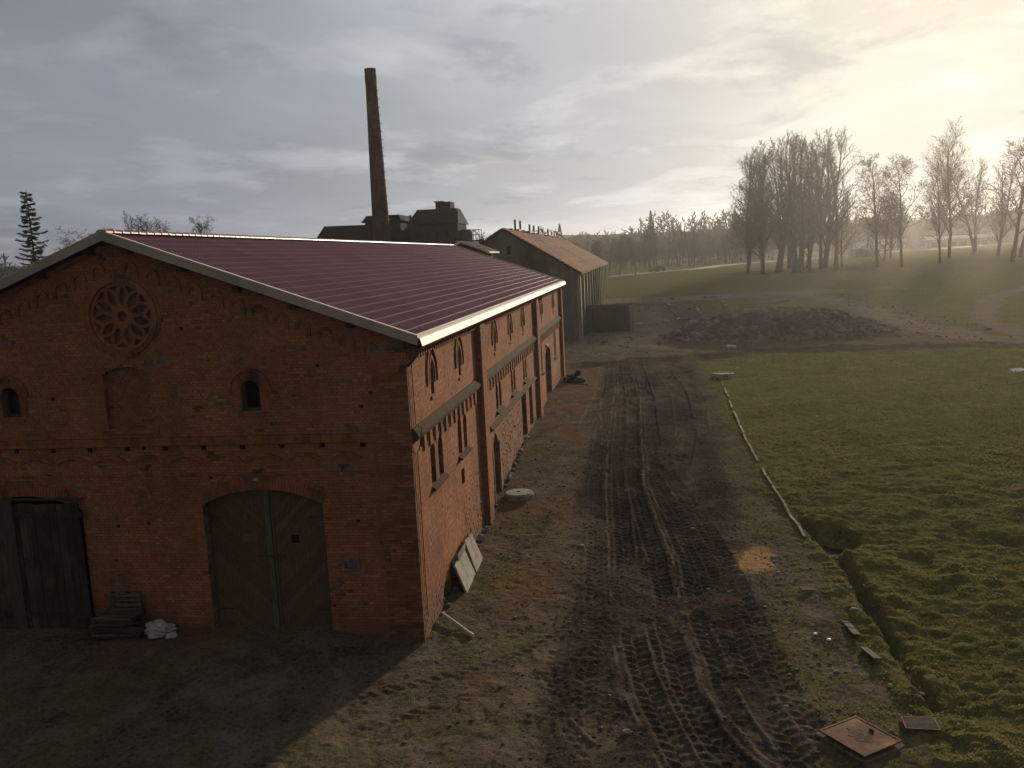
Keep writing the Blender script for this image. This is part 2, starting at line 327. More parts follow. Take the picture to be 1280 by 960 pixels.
def brick_material(name, dark, mid, light, objr=False, mort=False):
    m, t, b = newmat(name); P = t.node('ShaderNodeNewGeometry').outputs['Position']
    tone = t.node('ShaderNodeObjectInfo').outputs['Random'] if objr else attr(t, 'tone')
    col = t.ramp(tone, [(0, dark), (.22, [a*.6+c*.4 for a, c in zip(dark, mid)]), (.55, mid), (.86, light), (1, [c*1.15 for c in light])])
    n = t.noise(P, 14, 4, .65); col = t.mix(t.ramp(n, [(.35, .0), (.75, .35)]), col, dark)
    st = t.noise(t.scaled(P, (1, 1, .45)), .9, 6, .65)
    col = t.mix(t.ramp(st, [(.44, 0.), (.68, .6)]), col, (.150, .088, .055))
    st2 = t.noise(t.scaled(P, (1, 1, .8), (9, 3, 5)), .45, 5, .6)
    col = t.mix(t.ramp(st2, [(.52, 0.), (.72, .22)]), col, (.34, .20, .12))
    z = t.node('ShaderNodeSeparateXYZ', {0: P}).outputs[2]
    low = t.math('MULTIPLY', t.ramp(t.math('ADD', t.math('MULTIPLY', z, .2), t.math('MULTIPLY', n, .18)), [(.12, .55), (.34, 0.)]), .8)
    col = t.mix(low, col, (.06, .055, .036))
    t.l.new(col, b.inputs['Base Color']); b.inputs['Roughness'].default_value = .92; b.inputs['Specular IOR Level'].default_value = .06
    bump(t, b, t.noise(P, 55, 4, .7), .5, .012)
    return m

M = {}
def make_materials():
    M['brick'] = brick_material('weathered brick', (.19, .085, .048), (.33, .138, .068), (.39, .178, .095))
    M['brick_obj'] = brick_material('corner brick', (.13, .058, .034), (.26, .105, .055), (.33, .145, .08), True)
    M['mortar'] = simple('lime mortar', (.26, .18, .125), (.13, .085, .058), 6, .95, .6, .02, dirt=(.075, .05, .035), world=True)
    M['tracery'] = simple('pale moulded brick tracery', (.31, .145, .085), (.22, .10, .06), 5, .93, .4, .01, world=True)
    M['plaster'] = simple('crumbling render', (.27, .215, .16), (.17, .12, .085), 4, .95, .8, .03, dirt=(.11, .075, .05), world=True)
    M['trim_brick'] = simple('moulded brick', (.33, .135, .07), (.21, .09, .05), 5, .93, .5, .015, dirt=(.085, .06, .045), world=True)
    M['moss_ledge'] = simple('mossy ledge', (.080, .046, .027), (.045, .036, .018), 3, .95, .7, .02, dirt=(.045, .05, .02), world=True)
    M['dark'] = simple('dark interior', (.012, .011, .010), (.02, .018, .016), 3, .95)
    M['glass'] = simple('dusty dark pane', (.02, .022, .024), (.05, .05, .05), 5, .35)
    M['frame'] = simple('weathered frame', (.10, .09, .075), (.05, .045, .04), 8, .85)
    M['wood'] = simple('old door boards', (.15, .095, .058), (.10, .064, .042), 5, .88, .6, .01, stretch=(4, 4, .6), dirt=(.14, .10, .065), objrand=.16)
    M['wood_green'] = simple('grey green boards', (.064, .060, .045), (.038, .036, .028), 5, .88, .6, .01, stretch=(5, 5, .4), dirt=(.085, .085, .060), objrand=.35)
    M['wood_pale'] = simple('bare grey batten', (.17, .145, .105), (.085, .07, .052), 5, .9, .6, .01, stretch=(5, 5, .4), objrand=.25)
    M['rafter'] = simple('dark stained soffit', (.030, .026, .022), (.05, .04, .032), 4, .85)
    m, t, b = newmat('metal tile sheet'); P = coords(t)
    r = t.node('ShaderNodeObjectInfo').outputs['Random']
    c = t.mix(t.noise(P, .8, 4, .5), (.185, .088, .112), (.21, .102, .125))
    c = t.mix(t.math('MULTIPLY', t.ramp(t.noise(P, 2.5, 6, .65), [(.5, 0.), (.75, 1.)]), .22), c, (.20, .13, .13))
    c = t.mix(1, c, t.ramp(r, [(0, .92), (1, 1.08)]), 'MULTIPLY')
    t.l.new(c, b.inputs['Base Color']); ns = attr(t, 'nose'); t.l.new(t.math('SUBTRACT', .6, t.math('MULTIPLY', ns, .28)), b.inputs['Roughness']); t.l.new(t.math('ADD', .02, t.math('MULTIPLY', ns, .10)), b.inputs['Specular IOR Level'])
    bump(t, b, t.noise(P, 30, 3, .5), .08, .004); M['tile_metal'] = m
    M['ridge'] = simple('ridge metal', (.30, .10, .085), (.19, .06, .055), 4, .45, .15, .004, objrand=.15)
    M['trim_white'] = simple('cream sheet trim', (.72, .64, .50), (.60, .53, .41), 2.5, .5, .1, .003, dirt=(.52, .46, .36))
    M['verge'] = simple('shade-toned verge sheet', (.40, .35, .27), (.33, .29, .23), 2, .6, .1, .003, dirt=(.25, .24, .19))  # darker copy of the cream trim; gable-side shade is put into the colour
    M['kerb'] = simple('stained kerb', (.36, .31, .21), (.22, .19, .12), 4, .9, .4, .01, dirt=(.09, .08, .04), objrand=.3, world=True)
    M['concrete'] = simple('old concrete', (.30, .28, .24), (.19, .18, .155), 5, .93, .5, .01, dirt=(.12, .115, .08), objrand=.15)
    M['concrete_pale'] = simple('pale concrete', (.38, .35, .28), (.25, .23, .18), 5, .9, .4, .008, dirt=(.20, .19, .14), objrand=.1)
    M['rust'] = simple('rusted steel plate', (.15, .058, .034), (.08, .036, .025), 5, .8, .5, .006, metal=.15, dirt=(.24, .15, .085))
    M['steel'] = simple('dull galvanised steel', (.11, .10, .09), (.065, .06, .052), 8, .7, .2, .004, metal=.2)
    M['dark_steel'] = simple('dark painted steel', (.022, .024, .023), (.038, .037, .034), 4, .6, .2, .006, dirt=(.06, .045, .034))
    M['pipe'] = simple('pale plastic pipe', (.62, .60, .55), (.5, .48, .43), 6, .4)
    M['bag'] = simple('crumpled pale sack', (.50, .49, .46), (.26, .25, .23), 9, .55, .7, .02)
    M['paper'] = simple('white sheet', (.80, .79, .76), None, 6, .5)
    M['stone'] = simple('field stone', (.26, .235, .20), (.16, .14, .12), 6, .92, .5, .01, objrand=.3)
    M['stone_mix'] = simple('broken masonry', (.20, .165, .13), (.07, .058, .047), 2.2, .95, .5, .02, dirt=(.30, .27, .23))
    M['mud_crust'] = simple('dried mud crust', (.055, .042, .03), (.20, .13, .08), 14, .95, .6, .01, detail=6)
    M['pallet'] = simple('grey pallet wood', (.12, .105, .08), (.06, .05, .04), 5, .9, .5, .01, stretch=(.5, 4, 4), objrand=.4)
    M['clod'] = simple('mud clods', (.10, .078, .058), (.055, .043, .033), 3, .95, .5, .01)
    M['wood_post'] = simple('grey post', (.095, .088, .068), (.06, .056, .043), 5, .9, .5, .01, stretch=(5, 5, .4))
    M['rubble'] = simple('rubble lumps', (.17, .135, .10), (.08, .062, .048), 9, .93, .5, .01)
    M['bark'] = simple('bare bark', (.060, .050, .042), (.036, .030, .026), 2.5, .95, .5, .03)
    M['twig'] = simple('bare twigs', (.068, .054, .043), (.042, .034, .028), 1.2, .95)
    M['needle'] = simple('dark needles', (.020, .030, .018), (.034, .042, .022), 1.5, .9)
    M['forest'] = simple('leafless wood', (.030, .031, .033), (.044, .042, .041), .05, .97)
    M['old_brick'] = simple('sooty brick', (.050, .033, .026), (.028, .021, .018), 2.0, .95, .4, .02, dirt=(.035, .03, .027), world=True)
    M['chimney'] = simple('chimney brick', (.15, .075, .05), (.085, .05, .037), 1.2, .95, .5, .03, stretch=(1, 1, 3), dirt=(.04, .032, .028))
    M['old_roof'] = simple('tarred roof', (.010, .010, .011), (.020, .018, .018), 1.2, .9, .3, .02)
    M['grey_render'] = simple('stained grey render', (.19, .165, .135), (.12, .105, .088), .9, .95, .5, .03, stretch=(1, 1, .35), dirt=(.045, .040, .036), world=True)
    M['pale_render'] = simple('pale pier render', (.34, .29, .22), (.22, .18, .135), .8, .93, .4, .02, stretch=(1, 1, .3), dirt=(.14, .11, .085), world=True)
    M['rust_tile'] = simple('orange clay tile', (.27, .115, .05), (.16, .075, .036), .8, .9, .3, .02, dirt=(.085, .055, .038), objrand=.15)
    M['asphalt'] = simple('pale asphalt', (.20, .195, .185), (.15, .145, .14), 1, .8)
    M['water'] = simple('ditch water', (.012, .014, .014), None, 4, .06, .25, .01)
    M['cardark'] = simple('dark car paint', (.03, .035, .04), None, 4, .3)
    M['tyre'] = simple('rubber', (.015, .015, .015), (.03, .028, .026), 6, .85)
    M['pole_wood'] = simple('fence wood', (.16, .14, .11), (.09, .08, .065), 4, .9)
    M['green_paint'] = simple('faded green sheet', (.09, .14, .12), (.07, .11, .095), 2, .6)
make_materials()

def grass_material():
    m, t, b = newmat('grass blades')
    a = attr(t, 'tone')
    c = t.ramp(a, [(0, (.090, .098, .030)), (.4, (.15, .148, .050)), (.75, (.23, .195, .085)), (1, (.30, .25, .13))])
    t.l.new(c, b.inputs['Base Color']); b.inputs['Roughness'].default_value = .9; b.inputs['Specular IOR Level'].default_value = .03
    tr = t.node('ShaderNodeBsdfTranslucent', {'Color': c}); ms = t.node('ShaderNodeMixShader', {0: .5, 1: b.outputs[0], 2: tr.outputs[0]})
    out = [n for n in m.node_tree.nodes if n.type == 'OUTPUT_MATERIAL'][0]; t.l.new(ms.outputs[0], out.inputs[0])
    return m

# ------------------------------------------------------------------ mesh helpers
class MB:
    def __init__(s): s.v = []; s.f = []; s.t = []
    def add(s, vs, fs):
        o = len(s.v); s.v += [tuple(p) for p in vs]; s.f += [tuple(i+o for i in f) for f in fs]; return s
    def box(s, a, b, rot=None, ctr=None):
        vs = [Vector((x, y, z)) for z in (a[2], b[2]) for y in (a[1], b[1]) for x in (a[0], b[0])]
        if rot is not None:
            c = Vector(ctr if ctr else [(p+q)/2 for p, q in zip(a, b)]); vs = [c+rot@(p-c) for p in vs]
        return s.add(vs, [(0, 2, 3, 1), (4, 5, 7, 6), (0, 1, 5, 4), (2, 6, 7, 3), (0, 4, 6, 2), (1, 3, 7, 5)])
    def obox(s, p, q, w, h, up=(0, 0, 1)):                     # bar from p to q
        p = Vector(p); q = Vector(q); d = (q-p).normalized(); u = Vector(up)
        if abs(d.dot(u)) > .98: u = Vector((1, 0, 0))
        r = d.cross(u).normalized(); u = r.cross(d).normalized(); r *= w/2; u *= h/2
        vs = [p-r-u, p+r-u, p+r+u, p-r+u, q-r-u, q+r-u, q+r+u, q-r+u]
        return s.add(vs, [(3, 2, 1, 0), (4, 5, 6, 7), (0, 1, 5, 4), (1, 2, 6, 5), (2, 3, 7, 6), (3, 0, 4, 7)])
    def tube(s, pts, rad, n=8, cap=True):
        pts = [Vector(p) for p in pts]; rad = [rad]*len(pts) if isinstance(rad, (int, float)) else rad
        o = len(s.v); u = None
        for i, p in enumerate(pts):
            d = (pts[min(i+1, len(pts)-1)]-pts[max(i-1, 0)]).normalized()
            if u is None: u = d.orthogonal().normalized()
            else:
                u = u-d*u.dot(d); u = u.normalized() if u.length > 1e-6 else d.orthogonal().normalized()
            w = d.cross(u)
            for k in range(n):
                a = 2*math.pi*k/n; s.v.append(tuple(p+(u*math.cos(a)+w*math.sin(a))*rad[i]))
        for i in range(len(pts)-1):
            for k in range(n):
                a = o+i*n+k; b = o+i*n+(k+1) % n; s.f.append((a, b, b+n, a+n))
        if cap: s.f.append(tuple(o+k for k in range(n))[::-1]); s.f.append(tuple(o+(len(pts)-1)*n+k for k in range(n)))
        return s
    def prism(s, poly, a, b, frame):                           # poly of (u,z) extruded between depths a and b
        n = len(poly); vs = [frame(u, z, a) for u, z in poly]+[frame(u, z, b) for u, z in poly]
        return s.add(vs, [tuple(range(n))[::-1], tuple(range(n, 2*n))]+[(i, (i+1) % n, n+(i+1) % n, n+i) for i in range(n)])
    def lathe(s, prof, n=24, c=(0, 0, 0)):
        o = len(s.v)
        for r, z in prof:
            for k in range(n):
                a = 2*math.pi*k/n; s.v.append((c[0]+r*math.cos(a), c[1]+r*math.sin(a), c[2]+z))
        for i in range(len(prof)-1):
            for k in range(n):
                a = o+i*n+k; b = o+i*n+(k+1) % n; s.f.append((a, b, b+n, a+n))
        s.f.append(tuple(o+k for k in range(n))[::-1]); s.f.append(tuple(o+(len(prof)-1)*n+k for k in range(n)))
        return s
    def mesh(s, name, m, smooth=False):
        me = bpy.data.meshes.new(name); me.from_pydata(s.v, [], s.f)
        if m: me.materials.append(m)
        if smooth: me.polygons.foreach_set('use_smooth', [True]*len(me.polygons))
        me.update(); return me
    def build(s, name, m, parent=None, smooth=False, loc=None, bevel=0.):
        o = bpy.data.objects.new(name, s.mesh(name, m, smooth)); COL.objects.link(o)
        if parent: o.parent = parent
        if loc: o.location = loc
        if bevel:
            bv = o.modifiers.new('bevel', 'BEVEL'); bv.width = bevel; bv.segments = 2; bv.limit_method = 'ANGLE'
        return o

def thing(name, label, cat, loc=(0, 0, 0), rz=0., group=None):
    o = bpy.data.objects.new(name, None); COL.objects.link(o); o.location = loc; o.rotation_euler = (0, 0, rz); o.empty_display_size = .2
    o['label'] = label; o['category'] = cat
    if group: o['group'] = group
    return o
def tag(o, label, cat, group=None):
    o['label'] = label; o['category'] = cat
    if group: o['group'] = group
    return o
def kids(o, allobs=None): return list(o.children)
def dup(root, loc=None, rz=None, scale=None, label=None, group=None):
    r = root.copy(); COL.objects.link(r)
    if loc is not None: r.location = loc
    if rz is not None: r.rotation_euler = (0, 0, rz)
    if scale is not None: r.scale = scale
    if label: r['label'] = label
    if group: r['group'] = group
    for ch in list(root.children):
        c = ch.copy(); COL.objects.link(c); c.parent = r
        for g in list(ch.children):
            d = g.copy(); COL.objects.link(d); d.parent = c
    return r
def numpy_mesh(name, V, F, m, tone=None):
    me = bpy.data.meshes.new(name); V = np.asarray(V, np.float32); F = np.asarray(F, np.int32); k = F.shape[1]
    me.vertices.add(len(V)); me.vertices.foreach_set('co', V.ravel())
    me.loops.add(F.size); me.loops.foreach_set('vertex_index', F.ravel())
    me.polygons.add(len(F)); me.polygons.foreach_set('loop_start', (np.arange(len(F))*k).astype(np.int32)); me.polygons.foreach_set('use_smooth', np.zeros(len(F), bool)); me.update(calc_edges=True)
    if tone is not None:
        a = me.attributes.new('tone', 'FLOAT', 'POINT'); a.data.foreach_set('value', np.asarray(tone, np.float32))
    me.materials.append(m); return me
def link(name, me, parent=None):
    o = bpy.data.objects.new(name, me); COL.objects.link(o)
    if parent: o.parent = parent
    return o

# wall frames: (u, z, depth outward) -> world
def f_gable(u, z, d): return Vector((u, -d, z))
def f_side(u, z, d): return Vector((d, u, z))

def arch(u0, u1, z0, zs, rise, n=10):                         # opening with a segmental or round head
    w = (u1-u0)/2; c = (u0+u1)/2; R = (w*w+rise*rise)/(2*rise); a0 = math.asin(min(1, w/R))
    pts = [(u0, z0), (u1, z0)]
    for i in range(n+1):
        a = a0-2*a0*i/n; pts.append((c+R*math.sin(a), zs+rise-R+R*math.cos(a)))
    return pts
def lancet(u0, u1, z0, zs, zt, n=5):                          # opening with a pointed head
    c = (u0+u1)/2; w = (u1-u0)/2
    r = [(c+w*(1-(i/n)**2), zs+(zt-zs)*i/n) for i in range(n+1)]
    return [(u0, z0), (u1, z0)]+r+[(2*c-x, z) for x, z in r[-2::-1]]
def rect(u0, u1, z0, z1): return [(u0, z0), (u1, z0), (u1, z1), (u0, z1)]
def circ(c, r, n=28): return [(c[0]+r*math.cos(2*math.pi*i/n), c[1]+r*math.sin(2*math.pi*i/n)) for i in range(n)]
def spans(poly, z):
    xs = []
    for (a, b), (c, d) in zip(poly, poly[1:]+poly[:1]):
        if (b <= z) != (d <= z): xs.append(a+(z-b)*(c-a)/(d-b))
    xs.sort(); return list(zip(xs[::2], xs[1::2]))
def subtract(iv, cut):
    out = []
    for a, b in iv:
        segs = [(a, b)]
        for c, d in cut:
            ns = []
            for p, q in segs:
                if d <= p or c >= q: ns.append((p, q))
                else:
                    if c > p: ns.append((p, c))
                    if d < q: ns.append((d, q))
            segs = ns
        out += segs
    return out
def grow(poly, g):
    cx = sum(p[0] for p in poly)/len(poly); cz = sum(p[1] for p in poly)/len(poly)
    return [(p[0]+math.copysign(g, p[0]-cx), p[1]+math.copysign(g, p[1]-cz)) for p in poly]

BH, BJ = .0655, .0115
def brick_rects(outer, holes, rng, skip=None, z0=None):
    zs = [p[1] for p in outer]; z = min(zs) if z0 is None else z0; out = []; k = 0
    while z < max(zs):
        zm = z+BH/2; iv = spans(outer, zm); cut = []
        for h in holes: cut += spans(h, zm)
        for a, b in subtract(iv, cut):
            L = .25 if k % 2 == 0 else .1195; per = L+BJ
            u = math.floor(a/per)*per+(k % 4)*.066
            while u > a: u -= per
            while u < b:
                p, q = max(u, a), min(u+L, b)
                if q-p > .03 and not (skip and skip((p+q)/2, zm, rng)): out.append((p, q, z, z+BH))
                u += per
        z += BH+BJ; k += 1
    return out
def brick_field(name, rects, frame, base, parent, rng, jit=.003, proud=.012, m=None, mod=None):
    n = len(rects); R = np.array(rects, float).reshape(n, 4)
    dep = base+proud+rng.normal(0, jit, n); tone = np.clip(rng.normal(.52, .15, n), 0, 1)
    if mod is not None: dep, tone = mod(R, dep, tone)
    j = rng.normal(0, .0015, (n, 4)); R = R+j
    V = np.empty((n, 8, 3)); og = np.array(frame(0, 0, 0)); ux = np.array(frame(1, 0, 0))-og; uz = np.array(frame(0, 1, 0))-og; ud = np.array(frame(0, 0, 1))-og
    for i, (a, b) in enumerate(((0, 2), (1, 2), (1, 3), (0, 3))):
        V[:, i] = og+R[:, a:a+1]*ux+R[:, b:b+1]*uz+(base-.004)*ud
        V[:, i+4] = og+R[:, a:a+1]*ux+R[:, b:b+1]*uz+dep[:, None]*ud
    Fb = np.array([(4, 5, 6, 7), (0, 1, 5, 4), (1, 2, 6, 5), (2, 3, 7, 6), (3, 0, 4, 7)])
    F = (np.arange(n)*8)[:, None, None]+Fb[None]
    me = numpy_mesh(name, V.reshape(-1, 3), F.reshape(-1, 4), m or M['brick'], np.repeat(tone, 8))
    o = link(name, me, parent); o['kind'] = 'stuff'; return o
def wall_panel(name, outer, holes, frame, m, parent, depths, back_m=None):
    vs2 = list(outer); loops = [list(outer)]
    for h in holes: loops.append(list(h))
    tri = geometry.tessellate_polygon([[Vector((u, z, 0)) for u, z in lp] for lp in loops])
    flat = [p for lp in loops for p in lp]
    mb = MB(); mb.add([frame(u, z, 0) for u, z in flat], tri)
    for h, d in zip(holes, depths):
        n = len(h); mb.add([frame(u, z, 0) for u, z in h]+[frame(u, z, -d) for u, z in h], [(i, (i+1) % n, n+(i+1) % n, n+i) for i in range(n)])
    o = mb.build(name, m, parent)
    bp = []
    return o
def cap(name, poly, frame, depth, m, parent):
    return MB().prism(poly, -depth-.02, -depth, frame).build(name, m, parent)
def ring(poly_in, poly_out, frame, d0, d1, mb):               # solid band between two matching outlines (open ended)
    n = len(poly_in)
    a = [frame(u, z, d1) for u, z in poly_in]; b = [frame(u, z, d1) for u, z in poly_out]
    c = [frame(u, z, d0) for u, z in poly_in]; d = [frame(u, z, d0) for u, z in poly_out]
    fs = []
    for i in range(n-1):
        fs += [(i, i+1, n+i+1, n+i), (i, 2*n+i, 2*n+i+1, i+1), (n+i, n+i+1, 3*n+i+1, 3*n+i)]
    fs += [(0, n, 3*n, 2*n), (n-1, 3*n-1, 4*n-1, 2*n-1)]
    return mb.add(a+b+c+d, fs)
def voussoirs(mb, c, R0, R1, a0, a1, n, frame, d0, d1, gap=.10, squash=1.):
    for i in range(n):
        s = a0+(a1-a0)*(i+gap/2)/n; e = a0+(a1-a0)*(i+1-gap/2)/n
        poly = [(c[0]+R0*math.sin(s), c[1]+R0*math.cos(s)), (c[0]+R1*math.sin(s), c[1]+R1*math.cos(s)),
                (c[0]+R1*math.sin(e), c[1]+R1*math.cos(e)), (c[0]+R0*math.sin(e), c[1]+R0*math.cos(e))]
        mb.prism(poly, d0, d1, frame)
def clip(poly, nrm, c):                                       # keep n.p <= c
    out = []
    for a, b in zip(poly, poly[1:]+poly[:1]):
        da = a[0]*nrm[0]+a[1]*nrm[1]-c; db = b[0]*nrm[0]+b[1]*nrm[1]-c
        if da <= 0: out.append(a)
        if (da < 0) != (db < 0) and abs(da-db) > 1e-9:
            t = da/(da-db); out.append((a[0]+t*(b[0]-a[0]), a[1]+t*(b[1]-a[1])))
    return out


# ------------------------------------------------------------------ the ground
GROUND, gh, gharr, grassarr = build_ground()
GROUND.data.materials.append(ground_material())

# ------------------------------------------------------------------ the long brick barn
RX, RZ, EX, EZ = -7.15, 10.30, .36, 7.53                      # ridge and eave of the right slope
SL = (RZ-EZ)/(EX-RX); LEN = 39.0; OV = .36
def build_barn():
    rng = np.random.default_rng(4); B = thing('brick_barn', 'long red brick barn with dark red tiled metal roof and rose window', 'barn')
    # ---- gable wall
    def top(x): return RZ-.16-SL*abs(x-RX)
    outer = [(-14.3, -.5), (0, -.5), (0, top(0)), (RX, top(RX)), (-14.3, top(-14.3))]
    rose = circ((-7.1, 8.28), .84, 32)
    niche = arch(-7.78, -6.55, 5.48, 6.88, .17)
    wr = arch(-4.20, -3.72, 5.86, 6.38, .24, 8); wl = arch(-10.62, -10.14, 5.86, 6.38, .24, 8)
    door = arch(-5.5, -2.36, .22, 3.52, .38, 12); gate = arch(-11.9, -8.78, .1, 3.42, .38, 12)
    socks = [rect(-13.45+1.018*i-.07, -13.45+1.018*i+.07, 4.92, 5.03) for i in range(13)]
    put = [rect(a-.05, a+.05, b-.045, b+.045) for a, b in [(-7.83, 3.0), (-6.2, 7.95), (-5.58, 7.93), (-7.0, 3.05), (-8.0, 2.1), (-2.75, 3.95), (-3.4, 4.0), (-1.2, 5.9), (-9.2, 6.3), (-2.2, 6.9), (-1.5, 3.1), (-9.6, 4.3), (-5.2, 4.2), (-6.9, 5.0)]]
    vent = rect(-1.92, -1.62, 1.90, 2.07)
    holes = [rose, niche, wr, wl, door, gate]+socks+put+[vent]
    deps = [.15, .14, .34, .34, .30, .34]+[.14]*13+[.10]*len(put)+[.12]
    wall_panel('gable_wall', outer, holes, f_gable, M['mortar'], B, deps)
    for i, (h, d) in enumerate(zip(holes, deps)):
        if i in (0, 1, 4, 5): continue
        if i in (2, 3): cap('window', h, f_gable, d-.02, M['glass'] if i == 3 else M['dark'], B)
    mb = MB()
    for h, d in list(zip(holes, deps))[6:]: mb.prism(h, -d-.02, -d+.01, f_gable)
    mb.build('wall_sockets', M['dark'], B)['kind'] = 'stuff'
    # ---- corner pilaster, brick by brick
    pw = .859
    def ghole(u, z, r): return False
    bigholes = [grow(rose, .12), niche, arch(-4.42, -3.50, 5.80, 6.42, .46, 8), arch(-10.84, -9.92, 5.80, 6.42, .46, 8),
                arch(-5.5, -2.36, -.5, 3.86, .40, 12), arch(-11.9, -8.78, -.5, 3.76, .40, 12)]+socks+put+[rect(-2.0, -1.54, 1.82, 2.15), rect(-pw-.01, 0.02, -1, 7.35), rect(-15, -14.3+pw, -1, 7.35)]
    def gm(R, dep, tone):
        u = (R[:, 0]+R[:, 1])/2; z = R[:, 2]
        n = fbm(u*.6+30, z*.9, 5, 4); tone = np.clip(tone+(n-.5)*.9, 0, 1)
        bad = (fbm(u*2, z*4, 9, 3) > .70) & (rng.random(len(u)) < .6); dep[bad] -= .018; tone[bad] *= .35
        newer = (z > 2.2) & (z < 3.5) & (u > -8.6) & (u < -5.6); tone[newer] = np.clip(tone[newer]+.14, 0, 1)
        return dep, tone
    field = brick_rects(outer, bigholes, rng)
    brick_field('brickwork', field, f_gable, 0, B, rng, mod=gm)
    # bricks inside the blind niche
    brick_field('niche_brickwork', [r for r in brick_rects(niche, [], rng)], f_gable, -.14, B, rng, mod=gm)
    cap('niche_back', niche, f_gable, .144, M['mortar'], B)
    P = MB().box((-pw-.004, -.085, -.5), (-.004, 0, 7.25)).build('pilaster', M['mortar'], B)
    meshes = {}
    for key, L in (('full', .2784), ('half', .1336)):
        m = MB().box((0, -.016, 0), (L, 0, BH)).mesh('brick', M['brick_obj']); meshes[key] = (m, L)
    z = .02; row = 0; cnt = 0; rest = []
    while z < 7.18:
        pat = ['full', 'full', 'full'] if row % 2 == 0 else ['half', 'full', 'full', 'half']; x = -pw
        for k in pat:
            me, L = meshes[k]
            if cnt < 300 and rng.random() > .015:
                o = bpy.data.objects.new('brick', me); COL.objects.link(o); o.parent = P
                o.location = (x+rng.normal(0, .0012)-.004, -.085-abs(rng.normal(0, .0022)), z+rng.normal(0, .001)); cnt += 1
            elif cnt >= 300: rest.append((x-.004, x+L-.004, z, z+BH))
            x += L+BJ
        z += BH+BJ; row += 1
    if rest: brick_field('upper_brickwork', rest, f_gable, .085, P, rng)
    # left corner pilaster (outside the frame, plain)
    MB().box((-14.3, -.085, -.5), (-14.3+pw, 0, 7.25)).build('pilaster', M['trim_brick'], B)
    # ---- cornice band, arches under it, string course
    c = MB(); c.prism([(-14.3, 5.06), (-pw-.01, 5.06), (-pw-.01, 5.19), (-14.3, 5.19)], 0, .085, f_gable)
    for i in range(52):
        x0 = -13.4+i*.2425; x1 = x0+.236
        c.box((x0, -.105+rng.normal(0, .003), 5.195), (x1, -.001, 5.26+rng.normal(0, .002)))
    c.build('cornice', M['trim_brick'], B)
    for i in range(12):
        cx = -12.94+1.018*i; a = arch(cx-.40, cx+.40, 4.60, 4.62, .13, 8)[2:]; b = arch(cx-.50, cx+.50, 4.56, 4.66, .17, 8)[2:]
        ring(a, b, f_gable, 0, .06, MB()).build('blind_arch', M['trim_brick'], B)
    s = MB(); s.prism([(-13.4, 4.275), (-pw-.01, 4.275), (-pw-.01, 4.325), (-13.4, 4.325)], 0, .03, f_gable); s.build('string_course', M['trim_brick'], B)
    # ---- stepped corbel arches under the verge
    for side in (-1, 1):
        for i in range(12):
            u = RX+side*(.42+.53*i); z = top(u)-.60
            mb = MB(); voussoirs(mb, (u, z), .11, .21, -1.5, 1.5, 5, f_gable, 0, .06, .06)
            mb.box((u+side*.11, -.06, z-.20), (u+side*.20, 0, z-.005)); mb.box((u-side*.20, -.035, z-.05), (u-side*.11, 0, z-.005))
            mb.build('corbel_arch', M['trim_brick'], B)
    c = MB()
    for side in (-1, 1):
        a = (RX, top(RX)-.04); b = (RX+side*6.2, top(RX+side*6.2)-.04)
        q = [a, b, (b[0], b[1]-.10), (a[0], a[1]-.10)]; c.prism(q if side > 0 else q[::-1], 0, .05, f_gable)
    c.build('verge_course', M['trim_brick'], B)
    # ---- rose window
    W = MB(); ctr = (-7.1, 8.28)
    a = circ(ctr, .84, 40)+[circ(ctr, .84, 40)[0]]; b = circ(ctr, .955, 40)+[circ(ctr, .955, 40)[0]]
    RW = ring(a, b, f_gable, -.02, .045, W).build('rose_window', M['trim_brick'], B)
    for k in range(48):
        v = MB(); voussoirs(v, ctr, .957, 1.05, 2*math.pi*k/48, 2*math.pi*(k+1)/48, 1, f_gable, 0, .02, .12)
        v.build('brick', M['trim_brick'], RW)
    T = MB()
    def arcbar(pts, w, d0, d1):
        for p, q in zip(pts[:-1], pts[1:]):
            dx, dz = q[0]-p[0], q[1]-p[1]; L = math.hypot(dx, dz); nx, nz = -dz/L*w/2, dx/L*w/2; ex, ez = dx/L*.006, dz/L*.006
            T.prism([(p[0]-ex+nx, p[1]-ez+nz), (p[0]-ex-nx, p[1]-ez-nz), (q[0]+ex-nx, q[1]+ez-nz), (q[0]+ex+nx, q[1]+ez+nz)], d0, d1, f_gable)
    def pol(r, a): return (ctr[0]+r*math.sin(a), ctr[1]+r*math.cos(a))
    N = 11
    for r0, r1, d in ((.76, .845, -.02), (.13, .25, -.025)):
        a = circ(ctr, r0, 36); b = circ(ctr, r1, 36); ring(a+[a[0]], b+[b[0]], f_gable, -.13, d, T)
    for i in range(N):
        a = 2*math.pi*i/N+.1
        for s in (-1, 1):
            pts = [pol(.22+.56*t, a+s*(.255*math.sin(math.pi*min(1, t*1.02))**.8)/(.55+.6*t)*.95) for t in [k/8 for k in range(9)]]
            arcbar(pts, .07, -.12, -.035-.004*s)
            arcbar([pol(.775, a+s*.02), pol(.60, a+s*math.pi/N*.62), pol(.50, a+s*math.pi/N*1.0)], .06, -.12, -.045-.004*s)
    T.build('tracery', M['tracery'], RW)
    cap('rose_back', rose, f_gable, .15, M['mortar'], RW)
